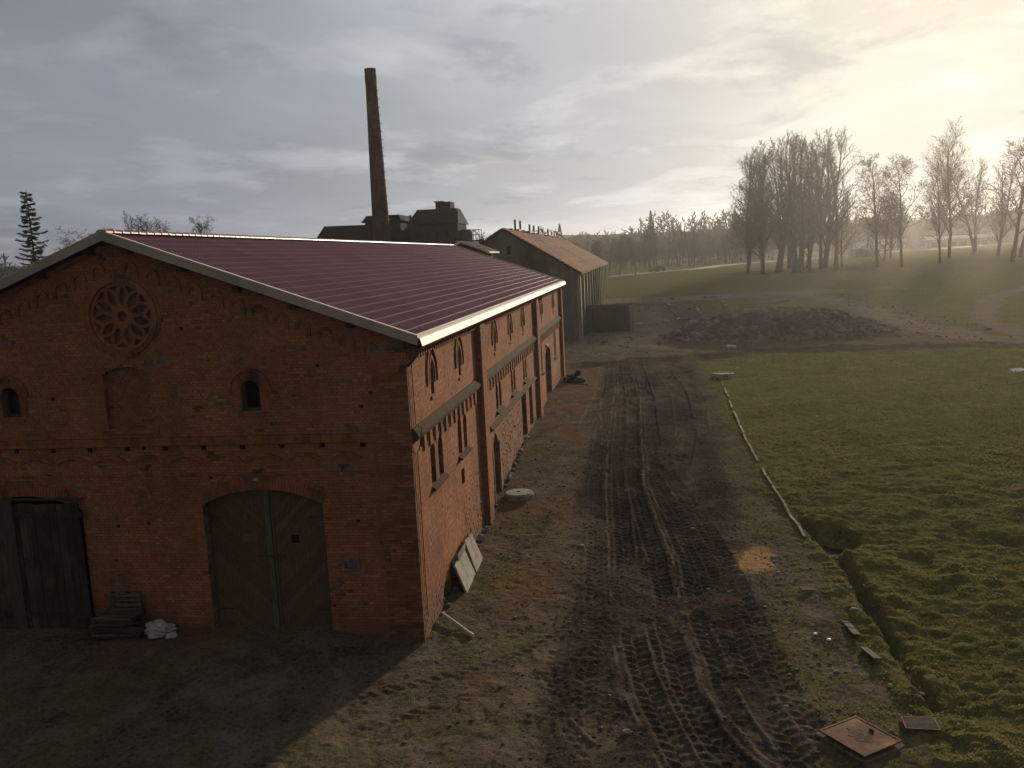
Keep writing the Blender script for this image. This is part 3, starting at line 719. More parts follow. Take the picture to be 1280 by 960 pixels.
    # ---- small windows with brick hoods
    for h, cx in ((wr, -3.96), (wl, -10.38)):
        mb = MB(); voussoirs(mb, (cx, 6.38), .25, .46, -math.pi/2, math.pi/2, 17, f_gable, 0, .03, .12)
        for s in (-1, 1):
            for k in range(7): mb.box((cx+s*.25, -.018, 5.84+k*.077), (cx+s*.46, 0, 5.84+k*.077+.066))
        mb.build('window_hood', M['trim_brick'], B)
        mb = MB(); voussoirs(mb, (cx, 6.38), .475, .54, -math.pi/2, math.pi/2, 17, f_gable, 0, .075, .05); mb.build('hood_mould', M['trim_brick'], B)
        MB().box((cx-.33, -.06, 5.74), (cx+.33, .1, 5.80)).build('window_sill', M['trim_brick'], B)
        f = MB(); f.box((cx-.235, .16, 5.87), (cx-.19, .22, 6.40)); f.box((cx+.19, .16, 5.87), (cx+.235, .22, 6.40)); f.box((cx-.19, .16, 5.87), (cx+.19, .22, 5.92))
        f.build('window_frame', M['frame'], B)
    MB().box((-7.92, -.07, 5.38), (-6.42, 0, 5.46)).build('niche_sill', M['trim_brick'], B)
    # ---- brick arches over the doors
    for cx, hw, zs in ((-3.93, 1.57, 3.52), (-10.34, 1.56, 3.42)):
        rise = .38; R = (hw*hw+rise*rise)/2/rise; a = math.asin(hw/R); c0 = (cx, zs+rise-R)
        mb = MB(); voussoirs(mb, c0, R+.004, R+.33, -a, a, 42, f_gable, -.02, .014, .14)
        mb.build('door_arch', M['trim_brick'], B)['kind'] = 'stuff'
        mb = MB(); voussoirs(mb, c0, R+.345, R+.41, -a, a, 13, f_gable, -.01, .02, .05); mb.build('arch_mould', M['trim_brick'], B)
        MB().box((cx-hw-.02, -.12, .02), (cx+hw+.02, .26, .225)).build('threshold', M['concrete'], B)
    # ---- right double door of diagonal boards
    D = MB().prism(arch(-5.49, -2.37, .23, 3.51, .38, 12), -.285, -.265, f_gable).build('double_door', M['wood'], B)
    full = arch(-5.46, -2.40, .24, 3.50, .36, 12)
    for s, (u0, u1) in ((1, (-5.46, -3.955)), (-1, (-3.905, -2.40))):
        leaf = clip(clip(full, (1, 0), u1), (-1, 0), -u0); nx, nz = (s*.7071, .7071)
        lo = min(p[0]*nx+p[1]*nz for p in leaf); hi = max(p[0]*nx+p[1]*nz for p in leaf); c0 = lo
        while c0 < hi:
            c1 = c0+.165; pp = clip(clip(leaf, (nx, nz), c1-.008), (-nx, -nz), -c0)
            if len(pp) > 2: MB().prism(pp, -.262, -.245+rng.normal(0, .002), f_gable).build('plank', M['wood'], D)
            c0 = c1
    MB().box((-3.98, .19, .24), (-3.84, .243, 3.84)).build('meeting_post', M['wood_pale'], D)
    MB().box((-3.82, .215, .24), (-3.76, .243, 3.1)).build('batten', M['wood'], D)
    MB().box((-4.24, .165, 2.10), (-3.50, .19, 2.17)).build('bar', M['dark_steel'], D)
    MB().box((-3.34, .23, 2.46), (-3.15, .244, 2.66)).build('hatch', M['dark'], D)
    MB().box((-4.62, .23, 2.48), (-4.22, .243, 2.72)).build('patch_board', M['wood'], D)
    for x, zz in ((-5.44, .7), (-5.44, 3.1), (-2.85, .7), (-2.85, 3.1)): MB().box((x, .222, zz), (x+.42, .238, zz+.05)).build('hinge', M['dark_steel'], D)
    # ---- left sliding gate of vertical boards
    G = MB().box((-12.0, -.10, .30), (-8.82, -.075, 3.60)).build('sliding_gate', M['dark'], B)
    x = -12.0
    while x < -8.9:
        w = .215; MB().box((x, -.13+rng.normal(0, .004), .25+rng.normal(0, .012)), (min(x+w-.012, -8.80), -.10, 3.63+rng.normal(0, .012))).build('plank', M['wood_green'], G); x += w
    MB().box((-12.02, -.165, 3.28), (-8.70, -.135, 3.42)).build('batten', M['wood_green'], G)
    MB().box((-12.02, -.165, .58), (-8.76, -.135, .74)).build('batten', M['wood_green'], G)
    MB().box((-10.95, -.185, .28), (-10.62, -.137, 3.74)).build('batten', M['wood_post'], G)
    MB().box((-10.45, -.175, 1.98), (-10.2, -.135, 2.2)).build('lock_box', M['dark_steel'], G)
    MB().box((-12.1, -.09, 3.70), (-8.72, -.02, 3.76)).build('gate_rail', M['dark_steel'], B)
    # ---- bits on the gable
    for x, zz, mt in ((-3.94, 4.36, 'dark_steel'), (-1.75, 4.46, 'dark_steel')):
        mb = MB(); mb.box((x-.13, -.06, zz), (x+.13, -.01, zz+.05)); mb.tube([(x, -.02, zz), (x, -.16, zz-.03), (x, -.2, zz-.11)], .022, 6); a = mb.build('wall_lamp', M[mt], B)
        MB().lathe([(.03, .05), (.075, 0), (.07, -.02)], 10, (x, -.2, zz-.15)).build('lamp_shade', M['concrete'], a)
    for x, zz in ((-7.03, 2.52), (-7.02, 4.68), (-5.95, 7.12), (-5.76, 7.10), (-3.95, 4.12)):
        rock(rng, .075, .7, 2).build('mortar_patch', M['plaster'], B, loc=(x, .02, zz))
    mb = MB()
    for a, b in (((-2.0, 1.83), (-1.54, 1.885)), ((-2.0, 2.085), (-1.54, 2.14)), ((-2.0, 1.885), (-1.935, 2.085)), ((-1.605, 1.885), (-1.54, 2.085))): mb.box((a[0], -.03, a[1]), (b[0], 0, b[1]))
    V = mb.build('vent_frame', M['plaster'], B); cap('vent_grille', vent, f_gable, .05, M['green_paint'], V)

    # ---- side wall
    so = [(0, -.5), (LEN, -.5), (LEN, 7.42), (0, 7.42)]
    SH = []; SD = []
    def H(poly, d): SH.append(poly); SD.append(d); return poly
    ups = [2.28, 5.78, 12.3, 16.3, 20.3, 28.0, 34.6]; upw = []
    for c0 in ups:
        upw.append(H(lancet(c0-.17, c0+.17, 5.80, 6.40, 6.72, 4), .28))
    pairs = [1.83, 2.71, 5.25, 6.05, 12.2, 12.95, 16.1, 16.85, 19.9, 20.65, 27.2, 34.3, 35.1]; lw = []
    for c0 in pairs:
        zb = 3.52 if c0 < 9 else 3.62
        zt = 4.68
        if c0 > 25: zb = 3.0
        lw.append(H(lancet(c0-.26, c0+.26, zb, 4.36, zt, 4), .30))
    fr = []; y = .72
    while y < 38:
        if not any(a-.15 < y < b+.15 for a, b in ((8.3, 9.5), (23.9, 25.4), (37.9, 39))):
            fr.append(H(lancet(y-.10, y+.10, 4.74, 4.90, 5.0, 2), .13))
        y += .62
    d1 = H(lancet(10.75, 11.95, .45, 2.3, 2.95, 5), .35)
    d2 = H(rect(18.6, 20.2, 1.05, 3.15), .35); d3 = H(rect(21.3, 22.5, 1.1, 3.15), .35)
    d4 = H(arch(28.9, 31.9, 1.15, 3.6, .5, 8), .32)
    cel = H(arch(2.05, 2.75, -.2, .45, .22, 6), .5)
    gp = rect(5.15, 5.62, 2.55, 3.05); H(gp, .10)
    wall_panel('side_wall', so, SH, f_side, M['mortar'], B, SD)
    dp = MB()
    for h, d in zip(SH, SD):
        if h in fr or h is gp: dp.prism(h, -d-.02, -d, f_side)
    dp.build('frieze_recesses', M['trim_brick'], B)['kind'] = 'stuff'
    for h in upw+lw: cap('window', h, f_side, .26, M['glass'], B)
    for h, mt in ((d1, 'wood'), (d2, 'dark'), (d3, 'green_paint'), (d4, 'wood')):
        dd = cap('side_door', h, f_side, .29, M[mt], B)
        if h in (d1, d4):
            us = [p[0] for p in h]; u = min(us)+.02
            while u < max(us)-.05:
                pp = clip(clip(h, (1, 0), u+.17), (-1, 0), -u)
                if len(pp) > 2: MB().prism(pp, -.288, -.262+rng.normal(0, .003), f_side).build('plank', M['wood'], dd)
                u += .185
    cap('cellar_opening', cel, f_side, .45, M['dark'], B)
    mb = MB(); mb.prism([(10.62, .3), (10.74, .3), (10.74, 2.4), (10.62, 2.4)], 0, .03, f_side); mb.prism([(11.97, .3), (12.22, .3), (12.22, 2.5), (11.97, 2.5)], 0, .05, f_side); mb.build('door_jamb', M['plaster'], B)
    # hoods of the upper slits: two proud rims round each slit, recess shade painted dark between them
    for c0 in ups:
        mb = MB()
        for r0, r1, dpt in ((.26, .34, .03), (.50, .60, .05)):
            a = lancet(c0-r0, c0+r0, 6.18, 6.38, 6.38+r0*1.45, 6)[2:]; b = lancet(c0-r1, c0+r1, 6.18, 6.38, 6.38+r1*1.45, 6)[2:]
            a = [(c0+r0, 6.10)]+a+[(c0-r0, 6.10)]; b = [(c0+r1, 6.10)]+b+[(c0-r1, 6.10)]
            ring(a, b, f_side, 0, dpt, mb)
        mb.build('pointed_hood', M['trim_brick'], B)
        a = lancet(c0-.345, c0+.345, 6.1, 6.38, 6.38+.345*1.45, 6)[2:]; b = lancet(c0-.495, c0+.495, 6.1, 6.38, 6.38+.495*1.45, 6)[2:]
        a = [(c0+.345, 6.10)]+a+[(c0-.345, 6.10)]; b = [(c0+.495, 6.10)]+b+[(c0-.495, 6.10)]
        ring(a, b, f_side, -.01, .004, MB()).build('hood_shade_band', M['old_brick'], B)  # dark brick, nearly flush, paints the shade of a sunk band
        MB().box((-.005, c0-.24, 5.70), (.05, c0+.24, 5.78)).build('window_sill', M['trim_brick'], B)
    for a, b in ((1.5, 3.05), (4.9, 6.4), (11.85, 13.3), (15.75, 17.2), (19.55, 21.0), (26.85, 27.6), (33.95, 35.5)):
        zz = 3.40 if a < 9 else 3.5
        if a > 25: zz = 2.9
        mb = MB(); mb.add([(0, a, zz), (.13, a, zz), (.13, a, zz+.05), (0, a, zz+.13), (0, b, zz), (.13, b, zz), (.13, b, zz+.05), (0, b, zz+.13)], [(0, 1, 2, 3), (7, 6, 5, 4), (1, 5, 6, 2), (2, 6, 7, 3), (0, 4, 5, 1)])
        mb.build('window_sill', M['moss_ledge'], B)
        if b-a > 1:
            m0 = (a+b)/2; MB().box((-.20, m0-.05, zz+.14), (-.02, m0+.05, 4.30)).build('mullion', M['plaster'], B)
    # pilasters, cornice, dentils
    for a, b in ((8.42, 9.2), (24.25, 25.1), (38.25, 39.0)):
        p = MB().box((0, a, -.5), (.20, b, 7.10)).build('pilaster', M['mortar'], B)
        z = .1 if a < 10 else 1.0; rr = []
        brick_field('brickwork', brick_rects(rect(a+.004, b-.004, z-.3, 7.09), [], rng), f_side, .20, p, rng)
        brick_field('flank_brickwork', brick_rects(rect(.0, .195, z-.3, 7.09), [], rng), lambda u, z, d, a=a: Vector((u, a-d, z)), 0, p, rng)
    segs = ((.0, 8.4), (9.22, 24.23), (25.12, 38.23))
    for a, b in segs:
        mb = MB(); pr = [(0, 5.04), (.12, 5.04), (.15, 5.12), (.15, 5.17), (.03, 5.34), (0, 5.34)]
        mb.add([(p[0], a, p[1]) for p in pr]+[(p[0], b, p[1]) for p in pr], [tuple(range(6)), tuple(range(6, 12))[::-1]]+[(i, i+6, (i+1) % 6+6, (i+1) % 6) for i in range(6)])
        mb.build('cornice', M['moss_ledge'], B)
        dn = MB(); y = a+.2
        while y < b-.15: dn.box((0, y, 6.98), (.10, y+.12, 7.14)); y += .25
        dn.box((0, a, 7.14), (.12, b, 7.24)); dn.build('dentil_course', M['trim_brick'], B)
        y = .72
        while y < b-.2:
            if y > a+.2:
                h = lancet(y-.10, y+.10, 4.74, 4.90, 5.0, 2)
                MB().box((0, y+.19, 4.60), (.05, y+.43, 5.03)).build('corbel', M['trim_brick'], B)
            y += .62
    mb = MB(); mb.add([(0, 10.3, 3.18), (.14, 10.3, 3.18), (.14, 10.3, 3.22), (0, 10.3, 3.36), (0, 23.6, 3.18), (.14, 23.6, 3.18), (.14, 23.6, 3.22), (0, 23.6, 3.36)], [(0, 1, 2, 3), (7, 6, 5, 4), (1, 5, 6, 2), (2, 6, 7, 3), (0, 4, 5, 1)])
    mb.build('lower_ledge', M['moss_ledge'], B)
    MB().box((.0, 29.2, 4.18), (.12, 30.3, 4.28)).build('lintel_stone', M['concrete_pale'], B)
    excl = [lancet(c0-.60, c0+.60, 6.08, 6.38, 7.26, 5) for c0 in ups]+SH+[rect(8.42, 9.2, -1, 7.1), rect(24.25, 25.1, -1, 7.1), rect(38.25, 39.1, -1, 7.1), rect(-1, 40, 5.05, 5.33), rect(10.62, 10.75, -1, 2.4), rect(11.95, 12.22, -1, 2.5)]
    def rough(u, z):
        r1 = sst(2.6, 7.6, u)*sst(2.9, 1.0, z-.12*(u-5))*sst(9.4, 8.6, u)
        r2 = sst(12.0, 13.2, u)*sst(18.6, 17.6, u)*sst(3.1, 2.7, z)
        return np.maximum(np.maximum(r1*.75, r2), .7*sst(1.0, .3, z-base_h(u)))
    def skip(u, z, r): 
        q = float(rough(np.array([u]), np.array([z]))[0]); return r.random() < .012+.16*q*q
    def sm(R, dep, tone):
        u = (R[:, 0]+R[:, 1])/2; z = R[:, 2]; q = rough(u, z)
        tone = np.clip(tone+.02+(fbm(u*.5, z*.8, 15, 4)-.5)*.9-.10*q, 0, 1)
        dep += q*rng.normal(0, .012, len(u))-.004*q; dep += .006*(fbm(u*.8, z*1.1, 17, 3)-.5); return np.maximum(dep, -.003), tone
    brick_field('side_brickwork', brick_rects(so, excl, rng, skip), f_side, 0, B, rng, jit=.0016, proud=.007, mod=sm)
    # rubble footing stones along the side wall
    for i in range(46):
        y = .6+i*.42+rng.normal(0, .12); zb = gh(.12, y); r = rng.uniform(.07, .17)
        if 2.0 < y < 2.8 or 10.4 < y < 12.3: continue
        rock(rng, r, .7).build('footing_stone', M['stone'], B, loc=(.05+rng.uniform(0, .06), y, zb+r*.35))
    # remaining walls
    MB().box((-14.3, .30, -.5), (-13.95, LEN, 7.42)).build('rear_wall', M['old_brick'], B)
    far = [(-14.3, -.5), (0.0, -.5), (0, top(0)), (RX, top(RX)), (-14.3, top(-14.3))]
    MB().prism(far, -LEN, -LEN+.35, f_gable).build('far_gable', M['old_brick'], B)
    MB().box((-14.0, .36, -.2), (-.40, LEN-.36, -.1)).build('barn_floor', M['dark'], B)
    # ---- roof
    run = EX-RX; L = math.hypot(run, RZ-EZ); th = math.atan(SL); rows = 20; rl = L/rows; W = 1.1
    prof = []
    for w in range(6):
        for t, h in ((0, 0), (.22, .003), (.42, .020), (.62, .025), (.80, .018)): prof.append(((w+t)*W/6, h))
    prof.append((W, 0)); prof = np.array(prof); ny = len(prof)
    V = []; 
    for r in range(rows):
        for s, dh in ((r*rl, 0.), ((r+.955)*rl, .017), ((r+.965)*rl, .018), ((r+1)*rl, .010)):
            up = prof[:, 1]+dh; x = s*math.cos(th)+up*math.sin(th); zz = -s*math.sin(th)+up*math.cos(th)
            V.append(np.stack([x, prof[:, 0], zz], 1))
    V = np.concatenate(V); i = np.arange(rows*4-1)[:, None]*ny+np.arange(ny-1)[None]
    F = np.stack([i, i+ny, i+ny+1, i+1], -1).reshape(-1, 4); me = numpy_mesh('tile_sheet', V, F, M['tile_metal'])
    an = me.attributes.new('nose', 'FLOAT', 'POINT'); crest = np.clip(prof[:, 1]/.025*3-2, 0, 1); nz_ = np.concatenate([np.zeros(ny) if k % 4 < 2 else crest for k in range(rows*4)]); an.data.foreach_set('value', nz_.astype(np.float32))
    R1 = MB(); t0 = RZ-.10
    for s in (1, -1):
        q = [(RX, t0), (RX+s*(run-.03), t0-SL*(run-.03)), (RX+s*(run-.03), t0-SL*(run-.03)-.05), (RX, t0-.05)]
        R1.prism(q if s > 0 else q[::-1], -LEN-OV+.02, OV-.02, f_gable)
    R = R1.build('roof', M['rafter'], B)
    for k in range(36):
        for s in (1, -1):
            o = link('tile_sheet', me, R); o.location = (RX, -OV+k*1.104 if s > 0 else -OV+(k+1)*1.104, RZ-.035); o.rotation_euler = (0, 0, 0 if s > 0 else math.pi)
    rc = MB()
    n = 9; pts = [(.145*math.cos(math.pi*k/(n-1)), .085*math.sin(math.pi*k/(n-1))) for k in range(n)]
    for yy, sc in ((0, 1.), (.30, 1.04), (.30, 1.14), (.37, 1.14)): rc.v += [(a*sc, yy, b*sc) for a, b in pts]
    rc.f = [(r*n+k, r*n+k+1, (r+1)*n+k+1, (r+1)*n+k) for r in range(3) for k in range(n-1)]+[tuple(range(n)), tuple(range(3*n, 4*n))[::-1]]
    rm = rc.mesh('ridge_cap', M['ridge'], False)
    for k in range(int((LEN+2*OV)/.36)):
        o = link('ridge_cap', rm, R); o.location = (RX, -OV+k*.36, RZ-.005+rng.normal(0, .002))
    # verge, eave trim, rafters, gutter
    for s in (1, -1):
        for yv in (-OV-.03, LEN+OV):
            mb = MB(); a = (RX, RZ+.045); b = (RX+s*(run+.02), RZ+.045-SL*(run+.02))
            y0, y1 = (yv, yv+.03)
            q = [a, b, (b[0], b[1]-.225), (a[0], a[1]-.225)]; mb.prism(q if s > 0 else q[::-1], -y1, -y0, f_gable)
            mb2 = MB(); c0 = (yv, yv+.11) if yv < 0 else (yv-.08, yv+.03)
            q = [(a[0], a[1]+.012), (b[0], b[1]+.012), (b[0], b[1]+.001), (a[0], a[1]+.001)]; mb2.prism(q if s > 0 else q[::-1], -c0[1], -c0[0], f_gable); mb2.build('verge_flashing', M['trim_white'], R)  # top flange in the brighter trim copy, painted as the lit edge
            mb.build('verge_trim', M['verge'], R)
        mb = MB(); x0 = RX+s*(run-.10); x1 = RX+s*(run+.07); z0 = EZ+.01
        pts = [(x0, z0+.035), (x1, z0-.035), (x1+s*.05, z0-.215), (x1+s*.035, z0-.22), (x1-s*.012, z0-.055), (x0, z0+.02)]
        q = pts if s > 0 else pts[::-1]; mb.prism(q, -LEN-OV+.0, OV+.0, f_gable); mb.build('eave_trim', M['trim_white'], R)
        mb = MB(); gx = RX+s*(run+.02); pts = [(gx+.075*math.cos(math.pi+math.pi*k/7), EZ-.20+.075*math.sin(math.pi+math.pi*k/7)) for k in range(8)]
        pts2 = [(gx+.068*math.cos(math.pi+math.pi*k/7), EZ-.20+.068*math.sin(math.pi+math.pi*k/7)) for k in range(8)]
        ring(pts2, pts, f_gable, -LEN-.3, .30, mb); mb.build('gutter', M['dark_steel'], R)
    mb = MB(); mb.box((.02, -.30, EZ-.26), (.33, LEN+.3, EZ-.215)); mb.build('soffit', M['rafter'], R)
    for k in range(42):
        y = -.2+k*.945; MB().box((.0, y, EZ-.215), (.30, y+.10, EZ-.14)).build('rafter_end', M['rafter'], R)
    for k in range(6):
        for s in (1, -1):
            x = RX+s*(.5+1.35*k); MB().box((x-.07, -.33, RZ-.32-SL*abs(x-RX)), (x+.07, .0, RZ-.16-SL*abs(x-RX))).build('purlin_end', M['rafter'], R)
    mb = MB(); mb.tube([(.30, -.26, EZ-.27), (.28, -.26, EZ-.42), (.15, -.20, EZ-.58), (.06, -.14, EZ-.66), (-.10, -.15, EZ-.68), (-.16, -.15, EZ-.80)], .042, 8); mb.build('swan_neck', M['dark_steel'], B)
    for y in (25.5, 39.12):
        z0 = gh(.3, y)+.1
        mb = MB(); mb.tube([(.33, y, EZ-.3), (.30, y, EZ-.45), (.10, y, EZ-.62), (.10, y, z0+.2), (.14, y, z0)], .05, 8); mb.build('downpipe', M['steel'], B)
    mb = MB(); mb.tube([(.03, .22, 7.1), (.035, .24, 5.4), (.16, .26, 5.3), (.16, .26, 5.0), (.03, .25, 4.7), (.03, .2, .6)], .011, 5); mb.build('cable', M['steel'], B)
    return B

def rock(rng, r, flat=.7, sub=1):
    import bmesh
    bm = bmesh.new(); bmesh.ops.create_icosphere(bm, subdivisions=sub, radius=r)
    for v in bm.verts:
        v.co *= rng.uniform(.72, 1.15); v.co.z *= flat; v.co.x *= 1.15
    mb = MB(); mb.v = [tuple(v.co) for v in bm.verts]; mb.f = [tuple(x.index for x in f.verts) for f in bm.faces]; bm.free(); return mb
build_barn()


# ------------------------------------------------------------------ the second, grey building with the rust-orange roof
def tiled_slope(name, ridge, eave, y0, y1, m, parent, rows, cols, rng):
    # ridge/eave: (x, z). rows of tile courses, each course a part
    dx = (eave[0]-ridge[0])/rows; dz = (eave[1]-ridge[1])/rows
    for r in range(rows):
        V = []; xs = np.linspace(y0, y1, cols*2+1); sag = .05*np.sin(xs*.21+1)+.03*np.sin(xs*.63+r*.2)
        up = np.where(np.arange(len(xs)) % 2 == 0, 0, .05)+rng.normal(0, .008, len(xs))+sag
        a = np.stack([np.full(len(xs), ridge[0]+dx*r), xs, ridge[1]+dz*r+up], 1)
        b = np.stack([np.full(len(xs), ridge[0]+dx*(r+1)), xs, ridge[1]+dz*(r+1)+up+.05], 1)
        c = b.copy(); c[:, 2] -= .06
        V = np.concatenate([a, b, c]); n = len(xs); i = np.arange(2)[:, None]*n+np.arange(n-1)[None]
        F = np.stack([i, i+n, i+n+1, i+1], -1).reshape(-1, 4)
        if dx < 0: F = F[:, ::-1]
        link('tile_course', numpy_mesh(name, V, F, m), parent)
def build_grey_building():
    rng = np.random.default_rng(8); y0, y1 = 61.4, 128.; x1 = -.39; rx = -7.04; x0 = 2*rx-x1; ez, rz = 7.85, 11.9
    B = thing('grey_store_building', 'long grey rendered store building with rusty orange roof and iron frames on its ridge', 'building')
    gp = [(x0, 0), (x1, 0), (x1, ez), (rx, rz), (x0, ez)]
    wins = [rect(-6.75, -6.35, 9.55, 10.35), rect(-8.35, -8.0, 9.4, 10.3), rect(-3.9, -3.4, 5.6, 6.7)]
    def fg(u, z, d): return Vector((u, y0-d, z))
    wall_panel('gable_wall', gp, wins, fg, M['grey_render'], B, [.2]*3)
    for w in wins: cap('window', w, fg, .18, M['dark'], B)
    for x in (x1-.55, -3.2, -6.0, -9.0): MB().box((x-.22, y0-.10, 0), (x+.22, y0, ez+(x1-x)*.5-1.0 if x < -1 else ez)).build('pilaster', M['grey_render'], B)
    MB().box((x0, y0+.25, 0), (x0+.3, y1, ez)).build('rear_wall', M['grey_render'], B)
    MB().prism([(x0, 0), (x1, 0), (x1, ez), (rx, rz), (x0, ez)], -.3, 0, lambda u, z, d: Vector((u, y1-d-.3, z))).build('far_gable', M['grey_render'], B)
    # long wall seen end on: pale piers with dark bays between
    so = [(y0, 0), (y1, 0), (y1, ez), (y0, ez)]; hs = []
    n = 13; st = (y1-y0)/n
    for i in range(n):
        a = y0+i*st+1.7; hs.append(rect(a, a+st-2.9, 2.6+base_h(a), 4.6+base_h(a)*.3)); hs.append(rect(a, a+st-2.9, 5.6, 6.9))
    def fs(u, z, d): return Vector((x1+d, u, z))
    wall_panel('side_wall', so, hs, fs, M['grey_render'], B, [.25]*len(hs))
    for h in hs: cap('window', h, fs, .22, M['dark'], B)
    for i in range(n+1):
        a = y0+i*st*(y1-y0-.8)/(y1-y0); MB().box((x1, a, 0), (x1+.32, a+.95, ez-.1-.0)).build('pier', M['pale_render'], B)
        if i < n: MB().box((x1, a+2.6, 0), (x1+.20, a+3.1, ez-.25)).build('pier', M['pale_render'], B)
    R = MB(); t = (rz-ez)/(x1-rx)
    for s in (1, -1):
        q = [(rx, rz+.02), (rx+s*(x1-rx+.5), ez+.02-t*.5), (rx+s*(x1-rx+.5), ez-.12-t*.5), (rx, rz-.12)]
        R.prism(q if s > 0 else q[::-1], -y1-.3, -y0+.35, f_gable)
    R = R.build('roof', M['rafter'], B)
    for s in (1, -1): tiled_slope('tile_course', (rx, rz+.05), (rx+s*(x1-rx+.55), ez+.05-t*.55), y0-.38, y1+.3, M['rust_tile'], R, 18, 60, rng)
    # ridge frames: posts with low bars and closed frames
    for i, (yy, w, hgt, kind) in enumerate(((72, 4.2, 1.15, 'u'), (84, 4.4, 1.0, 'u'), (93.5, 5.0, 1.05, 'o'), (105, 5.4, 1.0, 'o'), (113, 3.8, .95, 'u'), (119, 5.0, .95, 'o'))):
        mb = MB(); z = rz-.15; w *= .93
        for a in (yy-w/2, yy+w/2): mb.box((rx-.10, a-.16, z), (rx+.10, a+.16, z+hgt+.2))
        mb.box((rx-.08, yy-w/2+.17, z+.28), (rx+.08, yy+w/2-.17, z+.46))
        if kind == 'o': mb.box((rx-.08, yy-w/2+.17, z+hgt-.05), (rx+.08, yy+w/2-.17, z+hgt+.16))
        mb.build('ridge_frame', M['dark_steel'], B)
    for i in range(14): y = 66+i*4.6; MB().box((rx-.25, y, rz-.1), (rx+.25, y+.7, rz+.17+.1*rng.random())).build('ridge_vent', M['rust_tile'], B)
build_grey_building()

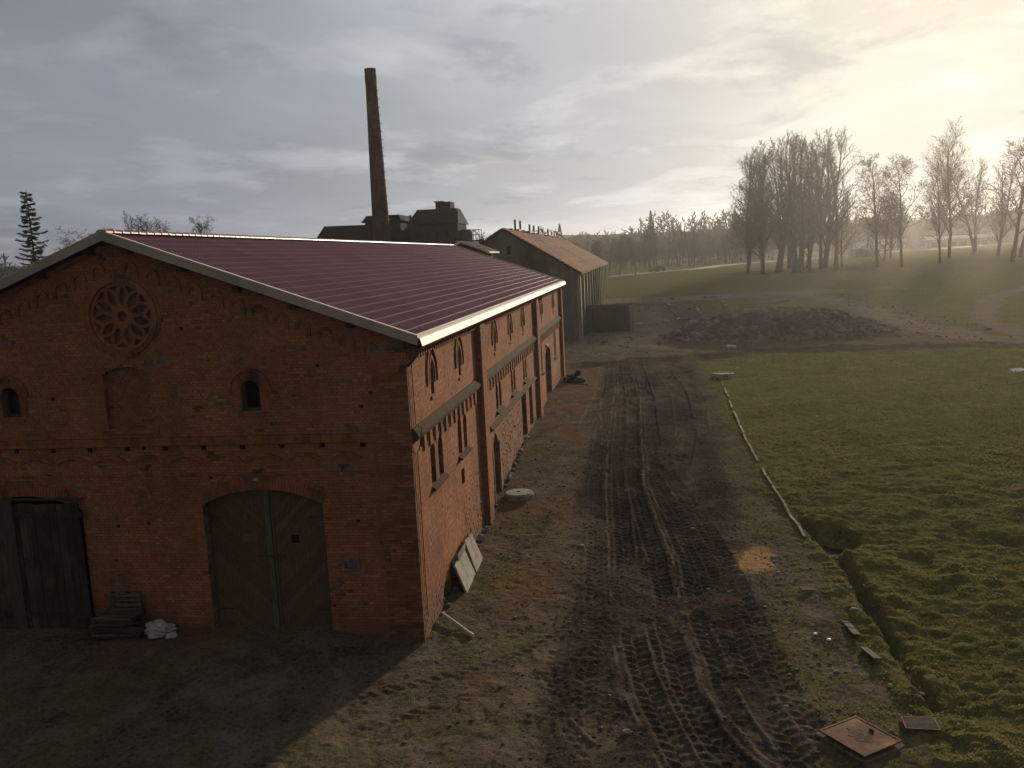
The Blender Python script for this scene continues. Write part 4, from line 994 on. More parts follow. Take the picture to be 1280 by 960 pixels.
# ------------------------------------------------------------------ distillery behind the barn, chimney, gabled outhouse
def build_works():
    Y0 = 78.
    B = thing('old_works', 'sooty brick works with black roofs and a lantern box, standing behind the barn', 'factory')
    def f(u, z, d): return Vector((u, Y0-d, z))
    MB().box((-31.8, Y0+.5, 0), (-14.8, Y0+16, 11.3)).build('main_wall', M['old_brick'], B)
    # hipped long roof
    r = MB(); a = [(-32.2, Y0-.3, 11.2), (-19.9, Y0-.3, 11.2), (-19.9, Y0+16.5, 11.2), (-32.2, Y0+16.5, 11.2), (-32.3, Y0+6, 14.2), (-19.9, Y0+6, 13.95), (-19.9, Y0+10, 13.95), (-32.3, Y0+10, 14.2)]
    r.add(a, [(0, 1, 5, 4), (1, 2, 6, 5), (2, 3, 7, 6), (3, 0, 4, 7), (4, 5, 6, 7), (3, 2, 1, 0)]); r.build('hipped_roof', M['old_roof'], B)
    MB().box((-25.6, Y0+1.0, 12.2), (-21.5, Y0+5.0, 14.2)).build('dormer_block', M['old_brick'], B)
    MB().prism([(-26.0, 14.1), (-21.2, 14.1), (-21.5, 14.78), (-25.3, 14.82)], -5.3, -.7, f).build('dormer_roof', M['old_roof'], B)
    MB().tube([(-20.75, Y0+3, 13.0), (-20.75, Y0+3, 14.75)], .14, 8).build('stove_pipe', M['dark_steel'], B)
    # attic block
    W = MB().box((-20.1, Y0-.2, 8), (-15.0, Y0+6, 13.35)).build('attic_wall', M['old_brick'], B)
    for k in range(4): MB().box((-19.4+k*1.1, Y0-.24, 11.9), (-18.9+k*1.1, Y0-.19, 12.6)).build('blind_window', M['dark'], W)
    sc = MB(); sc.add([(-20.4, Y0-.5, 13.45), (-14.8, Y0-.5, 13.45), (-14.8, Y0+6.3, 13.45), (-20.4, Y0+6.3, 13.45), (-19.7, Y0+2.2, 15.25), (-15.1, Y0+2.2, 15.2), (-15.1, Y0+4, 15.2), (-19.7, Y0+4, 15.25)],
                      [(0, 1, 5, 4), (1, 2, 6, 5), (2, 3, 7, 6), (3, 0, 4, 7), (4, 5, 6, 7), (3, 2, 1, 0)]); sc.build('attic_roof', M['old_roof'], B)
    MB().box((-15.0, Y0-.1, 11.8), (-14.6, Y0+5, 13.4)).build('end_wall', M['old_brick'], B)
    e = MB(); e.add([(-14.82, Y0-.3, 13.45), (-14.5, Y0-.3, 13.4), (-14.5, Y0+6, 13.4), (-14.82, Y0+6, 13.45), (-14.98, Y0+2.3, 15.1), (-14.98, Y0+4, 15.1)], [(0, 1, 4), (1, 2, 5, 4), (2, 3, 5), (3, 0, 4, 5)]); e.build('end_hip', M['old_roof'], B)
    # lantern box with an opening one sees through
    L = MB()
    x0, x1, z0, z1 = -17.75, -16.0, 15.05, 16.05
    for q in ((x0, x0+.62), (x1-.35, x1)): L.box((q[0], Y0+3.2, z0), (q[1], Y0+5.6, z1))
    L.box((x0+.62, Y0+3.2, z0), (x1-.35, Y0+5.6, z0+.42)); L.box((x0+.62, Y0+3.2, z1-.22), (x1-.35, Y0+5.6, z1))
    L.box((x0+1.0, Y0+3.2, z0+.42), (x0+1.06, Y0+5.6, z1-.22))
    L.build('roof_lantern', M['old_roof'], B); MB().box((x0-.15, Y0+3.0, z1), (x0+.9, Y0+5.8, z1+.10)).build('lantern_lid', M['old_roof'], B)
    # tank and iron landing on the right end
    MB().lathe([(.75, 0), (.75, 1.45), (.55, 1.7), (0.01, 1.72)], 16, (-13.95, Y0+1.2, 11.0)).build('tank', M['dark_steel'], B)
    g = MB()
    for x in (-13.35, -12.95, -12.3):
        for yy in (Y0+.3, Y0+1.8): g.tube([(x, yy, 9.5), (x, yy, 12.65)], .035, 5)
    for z in (11.45, 12.05, 12.6):
        for yy in (Y0+.3, Y0+1.8): g.tube([(-13.4, yy, z), (-12.25, yy, z)], .03, 5)
    g.box((-13.5, Y0+.2, 11.30), (-12.2, Y0+1.9, 11.38)); g.build('iron_landing', M['dark_steel'], B)

    # chimney
    C = thing('factory_chimney', 'tall tapering brick chimney stack standing behind the barn roof', 'chimney', (-22.4, 74.5, 0))
    prof = [(1.22, 0)]; H0 = 29.9
    for k in range(1, 30): z = k; prof.append((1.22-.665*z/H0, z))
    pr = [(1.22-.665*z/H0, z) for z in np.linspace(0, 28.2, 40)]+[(.60, 28.3), (.625, 28.6), (.63, 29.2), (.60, 29.35), (.61, 29.9), (.45, 29.92), (.45, 29.0)]
    C1 = MB().lathe(pr, 24).build('shaft', M['chimney'], C)
    for z in (9, 14, 18.5, 22.5, 26): MB().lathe([(1.225-.665*z/H0+.012, z), (1.225-.665*z/H0+.012, z+.09)], 24).build('iron_band', M['dark_steel'], C)
    for k in range(30):
        z = 3+k*.85; r = 1.22-.665*z/H0; mb = MB(); a = .25
        for s in (-.16, .16):
            p = Vector((r*math.cos(a)-s*math.sin(a), r*math.sin(a)+s*math.cos(a), z)); mb.obox(p, p+Vector((math.cos(a), math.sin(a), 0))*.13, .03, .03)
        p = Vector(((r+.13)*math.cos(a), (r+.13)*math.sin(a), z)); t = Vector((-math.sin(a), math.cos(a), 0)); mb.obox(p-t*.18, p+t*.18, .035, .035)
        mb.build('rung', M['dark_steel'], C)
    # small gabled building beyond the barn end, only its top shows
    S = thing('gabled_outhouse', 'small brick outhouse with pale verge boards between the barn and the works', 'outhouse')
    y = 50.; MB().prism([(-10.3, 0), (-6.9, 0), (-6.9, 9.95), (-8.6, 10.62), (-10.3, 9.95)], -4.5, 0, lambda u, z, d: Vector((u, y-d, z))).build('wall', M['old_brick'], S)
    for k in (-9.4, -8.6, -7.8): MB().box((k-.16, y-.03, 9.45), (k+.16, y+.02, 9.95)).build('blind_window', M['dark'], S)
    for s in (1, -1):
        a = (-8.6, 10.78); b = (-8.6+s*2.0, 9.98); q = [a, b, (b[0], b[1]-.12), (a[0], a[1]-.12)]
        MB().prism(q if s > 0 else q[::-1], -4.9, .35, lambda u, z, d: Vector((u, y-d, z))).build('roof_slope', M['old_roof'], S)
        q = [(a[0], a[1]+.02), (b[0], b[1]+.02), (b[0], b[1]-.16), (a[0], a[1]-.16)]
        MB().prism(q if s > 0 else q[::-1], .352, .40, lambda u, z, d: Vector((u, y-d, z))).build('verge_board', M['trim_white'], S)
    MB().box((-6.62, y-.4, 9.72), (-6.35, y+4.6, 9.86)).build('gutter', M['trim_white'], S)
build_works()

# ------------------------------------------------------------------ skip container
def build_skip():
    c = thing('waste_container', 'black open steel container standing against the grey building corner', 'container', (1.9, 69.2, gh(1.9, 68.5)), -.14)
    L, Wd, Hh = 2.45, 1.15, 2.5; b = MB()
    b.box((-L, -Wd, .18), (L, Wd, .26)); b.box((-L, -Wd, .26), (L, -Wd+.05, Hh)); b.box((-L, Wd-.05, .26), (L, Wd, Hh)); b.box((-L, -Wd+.05, .26), (-L+.05, Wd-.05, Hh)); b.box((L-.05, -Wd+.05, .26), (L, Wd-.05, Hh))
    B = b.build('body', M['dark_steel'], c)
    for k in range(12): x = -L+.12+k*.42; MB().box((x, -Wd-.07, .3), (x+.11, -Wd, Hh-.12)).build('rib', M['dark_steel'], B)
    for s in (-1, 1): MB().box((-L-.04, s*Wd-.07, Hh), (L+.04, s*Wd+.07, Hh+.10)).build('top_rail', M['dark_steel'], B)
    MB().box((-L, -Wd-.05, .20), (L, -Wd, .30)).build('bottom_rail', M['dark_steel'], B)
    for s in (-1, 1): MB().box((-L-.03, s*.8-.07, 0), (L+.03, s*.8+.07, .18)).build('skid', M['dark_steel'], c)
    MB().box((L, -Wd, .3), (L+.06, -.02, Hh)).build('door', M['dark_steel'], c); MB().box((L, .02, .3), (L+.06, Wd, Hh)).build('door', M['dark_steel'], c)
    for s in (-.5, .5): MB().tube([(L+.09, s, .35), (L+.09, s, Hh-.05)], .022, 6).build('lock_rod', M['steel'], c)
    MB().box((-L+.1, -Wd+.06, 1.9), (L-.1, Wd-.06, 2.2)).build('load', M['rubble'], c)
build_skip()

# ------------------------------------------------------------------ yard bits
rngY = np.random.default_rng(77)
def build_yard():
    r = rngY
    # precast panels leaning against the wall over the cellar opening
    for i, (y0, y1, zt, lab) in enumerate(((2.88, 4.28, .80, 'larger pale concrete panel leaning against the barn foot, nearer the corner'), (4.36, 5.5, .95, 'smaller broken concrete panel leaning against the barn foot, farther one'))):
        z0 = gh(.45, (y0+y1)/2)-.03; t = thing('concrete_slab', lab, 'concrete panel', (.40, y0, z0))
        a = MB(); h = zt; a.add([(0, 0, 0), (.06, 0, .015), (-.24, .0, h+.02), (-.30, .0, h), (0, y1-y0, 0), (.06, y1-y0, .015), (-.24, y1-y0-.08*i, h+.02-.12*i), (-.30, y1-y0-.08*i, h-.12*i)], [(0, 1, 2, 3), (7, 6, 5, 4), (1, 5, 6, 2), (0, 3, 7, 4), (3, 2, 6, 7), (0, 4, 5, 1)])
        a.build('slab', M['concrete_pale'], t, bevel=.012)
        for k in range(3): yy = .1+k*(y1-y0-.2)/2; MB().box((-.28, yy, h*.93), (-.25, yy+.05, h+.05)).build('lifting_eye', M['rust'], t)
    t = thing('slate_stack', 'stack of thin grey slabs on edge behind the leaning concrete panels', 'slab stack', (.0, 3.0, gh(.1, 4)))
    for k in range(5): MB().box((.03+k*.032, .1+.05*k, .35), (.05+k*.032, 2.6-.12*k, .80+.03*k)).build('slab', M['concrete'], t)
    # pipe
    p = thing('drain_pipe', 'pale plastic pipe lying from the barn corner into the yard', 'pipe'); a = Vector((.12, 1.28, gh(.12, 1.28)+.13)); b = Vector((1.12, .22, gh(1.12, .22)+.06))
    MB().tube([a, (a+b)/2+Vector((0, 0, .012)), b], .032, 10).build('tube', M['pipe'], p); d = (b-a).normalized(); MB().tube([b-d*.10, b+d*.03], .045, 10).build('socket', M['pipe'], p)
    # manhole ring beside barn
    z = gh(.73, 11.3); m = thing('manhole', 'round concrete manhole with pale lid close to the barn wall', 'manhole', (.78, 11.3, z))
    MB().lathe([(.56, -.25), (.56, .11), (.53, .13), (.47, .13), (.47, -.2)], 28).build('ring', M['concrete'], m)
    MB().lathe([(.465, .06), (.50, .135), (.485, .175), (.05, .19)], 28).build('lid', M['concrete_pale'], m); MB().box((-.06, -.015, .185), (.06, .015, .21)).build('lid_handle', M['rust'], m)
    z = gh(10.26, 35.5); m = thing('well_ring', 'low round concrete well head at the far end of the kerb line', 'well', (10.3, 35.6, z))
    MB().lathe([(.66, -.2), (.66, .24), (.62, .27), (.55, .27), (.55, -.1)], 26).build('ring', M['concrete_pale'], m); MB().lathe([(.52, .16), (.54, .22), (.03, .24)], 26).build('lid', M['concrete'], m)
    z = gh(12.1, 50); m = rock(r, .55, .45, 2).build('boulder', M['concrete_pale'], None, loc=(12.1, 50, z+.08)); tag(m, 'pale boulder on the strip in front of the earth mound', 'boulder')
    # sheet of white material on the meadow
    z = gh(26.9, 34.2); t = thing('white_panel', 'white panel tipped up on the meadow at the right edge', 'panel', (26.9, 34.2, z), .3)
    MB().box((-.42, -.25, .03), (.42, .30, .06), Matrix.Rotation(.35, 3, 'X')).build('sheet', M['paper'], t); MB().box((-.42, -.26, -.02), (-.36, -.20, .1)).build('batten', M['wood_pale'], t)
    # dark heap at barn's far corner
    t = thing('tyre_heap', 'dark heap of old tyres beside the far corner of the barn', 'tyres', (.85, 35.6, gh(.85, 35.6)))
    for k, (x, y, zz, tx) in enumerate(((0, 0, .12, .1), (.1, .1, .34, .25), (.55, -.35, .12, -.1), (-.2, .75, .13, .1), (.35, .5, .38, .9))):
        mb = MB(); n = 16
        for i in range(n):
            a = 2*math.pi*i/n
            for j in range(6): b2 = 2*math.pi*j/6; rr = .30+.10*math.cos(b2); mb.v.append((rr*math.cos(a), rr*math.sin(a), .11*math.sin(b2)))
        mb.f = [(i*6+j, ((i+1) % n)*6+j, ((i+1) % n)*6+(j+1) % 6, i*6+(j+1) % 6) for i in range(n) for j in range(6)]
        o = mb.build('tyre', M['tyre'], t, True, loc=(x, y, zz)); o.rotation_euler = (tx, tx*.6, k)
    for k in range(3):
        mb = MB(); mb.tube([(.4+k*.1, -1.1, .03), (1.2, -1.5-k*.15, .05)], .018, 5); mb.build('stick', M['wood_pale'], t)
    # kerb of concrete edging along the meadow
    K = thing('kerb_line', 'long line of pale concrete kerb pieces between yard and meadow', 'kerb'); ky = 34.0; xk = [p[0] for p in KERB[::-1]]; yk = [p[1] for p in KERB[::-1]]; i = 0
    while ky > 7.9:
        l = .98; a = (np.interp(ky, yk, xk), ky); b = (np.interp(ky-l, yk, xk), ky-l)
        if r.random() > (.45 if ky > 27 else .06):
            za, zb = gh(*a)+.025+r.normal(0, .012), gh(*b)+.025+r.normal(0, .012)
            MB().obox((a[0]+r.normal(0, .012), a[1], za), (b[0]+r.normal(0, .012), b[1]+.02, zb), .075, .12).build('kerb_piece', M['kerb'], K)
        ky -= 1.0
    for (x, y, l, rz, lab) in ((10.16, .95, 1.1, 1.62, 'weathered plank on the ditch bank beside the branches'), (10.28, -.45, .75, 1.75, 'short sunken board lower down the ditch bank'), (9.55, 3.1, .35, .3, 'small split stick on bare soil left of the ditch')):
        o = MB().box((-l/2, -.09, -.02), (l/2, .09, .02)).build('plank', M['wood_pale'], None, loc=(x, y, gh(x, y)+.07)); o.rotation_euler = (.15, .1, rz); tag(o, lab, 'plank')
    # rusted steel cover on its concrete collar
    c = Vector((9.26, -3.87)); z = max(gh(9.26, -3.87), gh(9.6, -3.4), gh(8.9, -4.4)); t = thing('steel_cover', 'rusty square steel cover plate at the bottom right, by the grating', 'cover plate', (c.x, c.y, z), math.radians(-54))
    MB().box((-.60, -.54, -.25), (.60, .54, .02)).build('collar', M['rubble'], t, bevel=.02)
    P = MB().box((-.53, -.49, .07), (.53, .49, .095)).build('plate', M['rust'], t, bevel=.004)
    for a, b in (((-.53, -.49), (.53, -.455)), ((-.53, .455), (.53, .49)), ((-.53, -.455), (-.495, .455)), ((.495, -.455), (.53, .455))): MB().box((a[0], a[1], .0951), (b[0], b[1], .103)).build('rim', M['rust'], P)
    MB().box((-.05, .30, .096), (.05, .32, .13)).build('grip', M['rust'], P)
    rr = MB(); k = 0
    MB().prism([(.26*math.cos(k*.52)*(1+.3*math.sin(k*2.3)), .17*math.sin(k*.52)*(1+.35*math.cos(k*3.1))) for k in range(12)], .0952, .0985, lambda u, z, d: Vector((u, z, d))).build('caked_mud', M['mud_crust'], P)
    
    t = thing('steel_grating', 'small galvanised grating let into the bank right of the rusty plate', 'grating', (10.46, -3.42, gh(10.46, -3.42)+.06), -.06)
    MB().box((-.33, -.24, -.12), (.33, .24, -.045)).build('sump_frame', M['rubble'], t)
    for a, b in (((-.31, -.22), (.31, -.19)), ((-.31, .19), (.31, .22)), ((-.31, -.19), (-.28, .19)), ((.28, -.19), (.31, .19))): MB().box((a[0], a[1], -.02), (b[0], b[1], .02)).build('frame_bar', M['rust'], t)
    for k in range(13): x = -.26+k*.0433; MB().box((x-.006, -.19, -.015), (x+.006, .19, .012)).build('bearing_bar', M['steel'], t)
    for k in range(9): y = -.16+k*.04; MB().box((-.28, y-.005, .0121), (.28, y+.005, .019)).build('cross_bar', M['steel'], t)
    # heap of branches
    t = thing('branch_heap', 'small heap of pale broken branches and scraps by the ditch plank', 'branches', (9.62, .75, gh(9.62, .75)))
    for k in range(15):
        a = r.uniform(0, 2*math.pi); l = r.uniform(.3, .75); x, y = r.normal(0, .22), r.normal(0, .22); z0 = .03+.012*k; pts = [(x, y, z0)]
        for j in range(3): a += r.normal(0, .5); x += math.cos(a)*l/3; y += math.sin(a)*l/3; z0 += r.normal(.0, .02); pts.append((x, y, max(.02, z0)))
        MB().tube(pts, [.014, .012, .009, .005], 5).build('branch', M['wood_pale'] if k % 3 else M['bark'], t)
    for (x, y) in ((9.55, .35), (9.3, .62)):
        b = rock(r, .05, .6, 2); o = b.build('scrap', M['paper'], None, loc=(x, y, gh(x, y)+.03)); tag(o, 'crumpled white scrap lying just below the branch heap' if x > 9.5 else 'crumpled white scrap left of the branch heap', 'litter')
    # pallets and sack at the gable
    t = thing('pallet_stack', 'leaning stack of grey wooden pallets between the two barn doors', 'pallets', (-7.72, -.42, gh(-7.7, -.5)), .04)
    for k in range(4):
        e = MB().box((-.6, -.30, .03+k*.155), (.6, -.26, .10+k*.155), None).build('pallet', M['wood_green'], t); e.location = (r.normal(0, .09), r.normal(0, .03), 0); e.rotation_euler = (0, r.normal(0, .035), r.normal(0, .09))
        for x in (-.56, 0, .5): MB().box((x-.05, -.255, .03+k*.155), (x+.05, .32, .10+k*.155)).build('block', M['wood_green'], e)
        for j in range(5):
            o = MB().box((-.6+.25*r.random()**3, -.045, 0), (.6-.2*r.random()**3, .045, .021)).build('slat', M['pallet'], e, loc=(0, -.285+j*.14, .101+k*.155)); o.rotation_euler = (0, r.normal(0, .01), r.normal(0, .045))
    lean = thing('leaning_pallet', 'single pallet propped against the wall above the pallet stack', 'pallet', (-7.75, -.17, gh(-7.7, -.3)+.55), 0)
    for j in range(4): MB().box((-.45, -.03, .0+j*.13), (.42, -.005, .08+j*.13)).build('slat', M['pallet'], lean)
    for x in (-.4, .0, .34): MB().box((x, -.004, -.02), (x+.07, .06, .5)).build('bearer', M['wood_green'], lean)
    # sack: crumpled surface
    import bmesh
    bm = bmesh.new(); bmesh.ops.create_icosphere(bm, subdivisions=4, radius=.36)
    for v in bm.verts:
        c = v.co; n = math.sin(c.x*19+c.y*11)*.05+math.sin(c.y*25+c.z*17)*.04+math.sin(c.z*31+c.x*23)*.03; v.co = c*(1+n*2.2); v.co.z = v.co.z*.62*(1-.25*(c.x > .1)); v.co.x *= 1.05; v.co.y *= .75
        if v.co.z < -.16: v.co.z = -.16
    me = bpy.data.meshes.new('sack'); bm.to_mesh(me); bm.free(); me.materials.append(M['bag'])
    o = link('sack', me); o.location = (-6.78, -.42, gh(-6.7, -.4)+.15); tag(o, 'crumpled whitish plastic sack lying right of the pallet stack', 'sack')
    b = rock(r, .15, .6, 2).build('sack', M['bag'], None, loc=(-6.38, -.55, gh(-6.4, -.55)+.06)); tag(b, 'small torn corner of sack lying right beside the larger sack', 'sack')
    # foundations of a vanished building, planks and white scraps on the waste ground
    t = thing('foundation_remains', 'low remains of foundation walls on the waste ground beyond the container', 'foundation')
    for (x0, y0, x1, y1) in ((8.8, 104, 9.4, 76), (12.3, 101, 11.9, 77), (9.4, 76, 11.9, 77), (16.2, 103, 15.2, 82)):
        L = math.hypot(x1-x0, y1-y0); n = max(2, int(L/1.5))
        for k in range(n):
            if r.random() < .38: continue
            a = (x0+(x1-x0)*k/n, y0+(y1-y0)*k/n); b = (x0+(x1-x0)*(k+.94)/n, y0+(y1-y0)*(k+.94)/n); MB().obox((a[0]+r.normal(0, .07), a[1], gh(*a)+.04), (b[0]+r.normal(0, .07), b[1], gh(*b)+.02), .30, .12+.34*r.random()).build('wall_piece', M['stone'] if r.random() < .35 else M['rubble'], t)
    for k, (x, y, l, rz) in enumerate(((19.5, 92, 4.5, .2), (20.8, 94, 5, .25), (22.0, 96, 4, .1), (19.0, 88.5, 3.5, .3))):
        o = MB().box((-l/2, -.2, 0), (l/2, .2, .16)).build('beam', M['wood_pale'], None, loc=(x, y, gh(x, y)+.08)); o.rotation_euler = (0, 0, rz)
        tag(o, 'pale timber beam lying on the grass behind the earth mound', 'beam', 'beams behind the mound')
    for k, (x, y, s, lab) in enumerate(((5.1, 74.0, .5, 'white broken slab right of the black container, nearest to it'), (6.0, 73.2, .35, 'white scrap between the container and the foundations'), (8.0, 76.2, .5, 'white lump against the near end of the foundations'), (-.1+1.9, 96, .45, 'pale lump far behind the black container'))):
        o = rock(r, s, .5, 2).build('rubble_lump', M['concrete_pale'], None, loc=(x, y, gh(x, y)+.1)); tag(o, lab, 'rubble')
    # broken masonry heaped on the mound and strewn over the waste ground
    V = []; F = []; off = 0; protos = [rock(r, 1., .7) for _ in range(6)]
    for k in range(5200):
        if k < 3600:
            a = r.uniform(0, 2*math.pi); q = r.random()**.55*1.04; x, y = 17+9.8*q*math.cos(a), 60+6.6*q*math.sin(a); s = .05+abs(r.normal(0, .11)) if k > 90 else r.uniform(.25, .5)
        else:
            x, y = r.uniform(-3, 34), r.uniform(50, 112); s = .03+abs(r.normal(0, .07))
            if float(fbm(np.array([x*.25]), np.array([y*.18]), 33, 3)[0]) < .5: continue
        p = protos[k % 6]; v = np.array(p.v)*s*np.array([1, r.uniform(.6, 1), 1])+np.array([x, y, gh(x, y)+s*.15]); V.append(v); F.append(np.array(p.f)+off); off += len(v)
    o = link('rubble_spread', numpy_mesh('rubble_spread', np.concatenate(V), np.concatenate(F), M['stone_mix'])); o['kind'] = 'stuff'
    # clods of mud thrown up along the ruts
    V = []; F = []; off = 0
    for k in range(2600):
        x, y = (r.normal(5.6, 1.7), r.uniform(-6, 20)) if k < 2000 else (r.uniform(.5, 9.5), r.uniform(-6, 16))
        s = .008+abs(r.normal(0, .016)); p = protos[k % 6]; v = np.array(p.v)*s*np.array([1.2, 1, .8])+np.array([x, y, gh(x, y)+s*.2]); V.append(v); F.append(np.array(p.f)+off); off += len(v)
    o = link('mud_clods', numpy_mesh('mud_clods', np.concatenate(V), np.concatenate(F), M['clod'])); o['kind'] = 'stuff'
    # scattered stones in the yard
    st = MB()
    for k in range(620):
        if k < 300: x, y = r.uniform(.4, 10), r.uniform(-6, 30)
        else: x, y = r.normal(8.9, .8), r.uniform(-4, 12)
        s = abs(r.normal(0, .022))+.008; q = rock(r, s, .6); z = gh(x, y)+s*.2; st.add([(a+x, b+y, c+z) for a, b, c in q.v], q.f)
    o = st.build('scattered_stones', M['stone'], None); o['kind'] = 'stuff'
    for k, (x, y, s, lab) in enumerate(((10.35, -1.8, .075, 'pale round stone on the left bank of the ditch'), (10.9, -2.05, .07, 'small pale stone in the ditch above the grating'), (10.45, 1.9, .10, 'pale stone at the ditch edge above the plank'), (9.0, 4.35, .05, 'white stone at the lower edge of the orange sand patch'), (4.95, -3.85, .10, 'grey slab stone pressed into the rut at the bottom'), (2.0, 1.4, .05, 'small white stone on the mud near the pipe end'), (3.4, 6.4, .09, 'flat pale stone left of the wheel ruts'), (14.8, -1.9, .10, 'pale stick-like stone at the right edge of the meadow'), (6.85, 7.9, .07, 'small pale stone between ruts and sand patch'))):
        o = rock(r, s, .6, 2).build('stone', M['stone'] if k % 3 else M['concrete_pale'], None, loc=(x, y, gh(x, y)+s*.15)); tag(o, lab, 'stone')
    w = MB(); n = 20; w.v = [(11.15+.8*math.cos(2*math.pi*k/n), 6.9+1.35*math.sin(2*math.pi*k/n), 0) for k in range(n)]; w.f = [tuple(range(n))]; zz = gh(11.15, 7.0)+.05
    o = w.build('ditch_water', M['water'], None, loc=(0, 0, zz)); o['kind'] = 'structure'
build_yard()

# ------------------------------------------------------------------ grass of the meadow
def build_grass():
    r = np.random.default_rng(5); n = 150000
    # denser near the yard, thinning out with distance
    y = -8+58*r.random(n)**1.7; x = 8.0+r.random(n)**.9*(14+.55*(y+8)); g = grassarr(x, y); k = r.random(n) < g*1.1*(.35+.65*(fbm(x*1.3, y*1.3, 7, 3) > .47)); x, y = x[k], y[k]
    m = 14000; y2 = -7+45*r.random(m)**1.4; x2 = .25+8.8*r.random(m); k = r.random(m) < grassarr(x2, y2)*.9; x2, y2 = x2[k], y2[k]
    x = np.concatenate([x, x2]); y = np.concatenate([y, y2]); z = gharr(x, y); n = len(x); B = 3
    a = r.random((n, B))*2*math.pi; hgt = (.015+.034*r.random((n, B)))*(1+.5*(np.hypot(x-5, y+8)[:, None] > 25)); w = .006+.006*r.random((n, B))+.0007*np.hypot(x-5, y+20)[:, None]
    ox = r.normal(0, .035, (n, B)); oy = r.normal(0, .035, (n, B)); lean = r.uniform(.2, .9, (n, B))*hgt
    V = np.empty((n, B, 3, 3)); ca, sa = np.cos(a), np.sin(a)
    bx = x[:, None]+ox; by = y[:, None]+oy; bz = z[:, None]-.01
    V[..., 0, 0] = bx-sa*w; V[..., 0, 1] = by+ca*w; V[..., 0, 2] = bz
    V[..., 1, 0] = bx+sa*w; V[..., 1, 1] = by-ca*w; V[..., 1, 2] = bz
    V[..., 2, 0] = bx+ca*lean; V[..., 2, 1] = by+sa*lean; V[..., 2, 2] = bz+hgt
    F = np.arange(n*B*3).reshape(-1, 3); tone = np.clip(.35+.9*(fbm(x*.7, y*.7, 3, 3)-.5)[:, None]+r.normal(0, .16, (n, B)), 0, 1)
    o = link('meadow_grass', numpy_mesh('meadow_grass', V.reshape(-1, 3), F, grass_material(), np.repeat(tone.ravel(), 3))); o['kind'] = 'stuff'
build_grass()

# ------------------------------------------------------------------ trees
class Seg:
    def __init__(s): s.a = []; s.b = []; s.r = []; s.q = []
def tree_segs(seed, h, spread=.75, up=.35, fork=.28, n1=13, n2=7, n3=5, n4=3, crown_w=.30, wig=.10, stems=1):
    rg = random.Random(seed); trunk = Seg(); crown = Seg()
    def grow_(p, d, L, r0, lev, tgt):
        nseg = (9, 5, 4, 3, 2)[lev]; pts = [(p.copy(), r0)]; q = p.copy(); dd = d.copy()
        for i in range(nseg):
            wg = wig*(.35 if lev == 0 else 1.25); dd = (dd+Vector((rg.gauss(0, wg), rg.gauss(0, wg), rg.gauss(0, wg*.6)+up*(.09 if lev else .05)))).normalized(); nq = q+dd*L/nseg
            r = r0*(1-(i+1)/nseg*(.80 if lev == 0 else .72)); tgt.a.append(q.copy()); tgt.b.append(nq.copy()); tgt.r.append(pts[-1][1]); tgt.q.append(r); q = nq; pts.append((q.copy(), r))
        if lev >= 4: return
        cnt = (n1, n2, n3, n4)[lev]
        if cnt <= 0: return
        for i in range(cnt):
            t = (fork+(1-fork)*((i+rg.random()*.8)/cnt)) if lev == 0 else (.15+.85*(i+rg.random())/cnt)
            t = min(.985, t); k = min(int(t*nseg), nseg-1); u = t*nseg-k; bp = pts[k][0].lerp(pts[k+1][0], u); br = pts[k][1]*(1-u)+pts[k+1][1]*u
            axis_ = (pts[k+1][0]-pts[k][0]).normalized(); az = i*2.4+rg.random()*1.2; o = axis_.orthogonal().normalized(); o.rotate(Matrix.Rotation(az, 3, axis_))
            sp = spread*(1.05-.45*t if lev == 0 else 1)*rg.uniform(.75, 1.2); nd = (axis_*math.cos(sp)+o*math.sin(sp)).normalized()
            if lev == 0: ln = h*crown_w*(1.25-.75*t)*rg.uniform(.8, 1.2); 
            else: ln = L*rg.uniform(.38, .62)*(1.1-.4*t)
            grow_(bp, nd, ln, max(.012, min(br*.62, r0*.5)), lev+1, crown)
    for s in range(stems):
        d = Vector((rg.gauss(0, .10 if stems > 1 else .03), rg.gauss(0, .10 if stems > 1 else .03), 1)).normalized()
        grow_(Vector((rg.gauss(0, .5)*(stems > 1), rg.gauss(0, .5)*(stems > 1), -.3)), d, h, h*.0125+.03, 0, trunk)
    return trunk, crown
def seg_mesh(name, sg, m, k=4, minr=.018):
    A = np.array([tuple(v) for v in sg.a]); Bq = np.array([tuple(v) for v in sg.b]); r0 = np.maximum(np.array(sg.r), minr); r1 = np.maximum(np.array(sg.q), minr*.7)
    D = Bq-A; D /= np.linalg.norm(D, axis=1, keepdims=True)+1e-9; ref = np.where(np.abs(D[:, 2:3]) > .9, np.array([[1., 0, 0]]), np.array([[0, 0, 1.]]))
    U = np.cross(D, ref); U /= np.linalg.norm(U, axis=1, keepdims=True); W = np.cross(D, U); n = len(A); V = np.empty((n, 2*k, 3))
    for i in range(k):
        a = 2*math.pi*i/k; o = U*math.cos(a)+W*math.sin(a); V[:, i] = A+o*r0[:, None]; V[:, k+i] = Bq+o*r1[:, None]
    Fb = np.array([(i, (i+1) % k, k+(i+1) % k, k+i) for i in range(k)]); F = (np.arange(n)*2*k)[:, None, None]+Fb[None]
    return numpy_mesh(name, V.reshape(-1, 3), F.reshape(-1, 4), m)
TV = {}
def variant(key, **kw):
    t, c = tree_segs(**kw); top_ = sorted(v.z for v in c.b)[int(len(c.b)*.985)]; TV[key] = (seg_mesh('trunk', t, M['bark'], 7, .04), seg_mesh('crown', c, M['twig'], 3, .024), top_)
variant('tall', seed=3, h=26, spread=.52, up=.8, fork=.12, n1=17, n2=7, n3=5, n4=2, crown_w=.25, wig=.12)
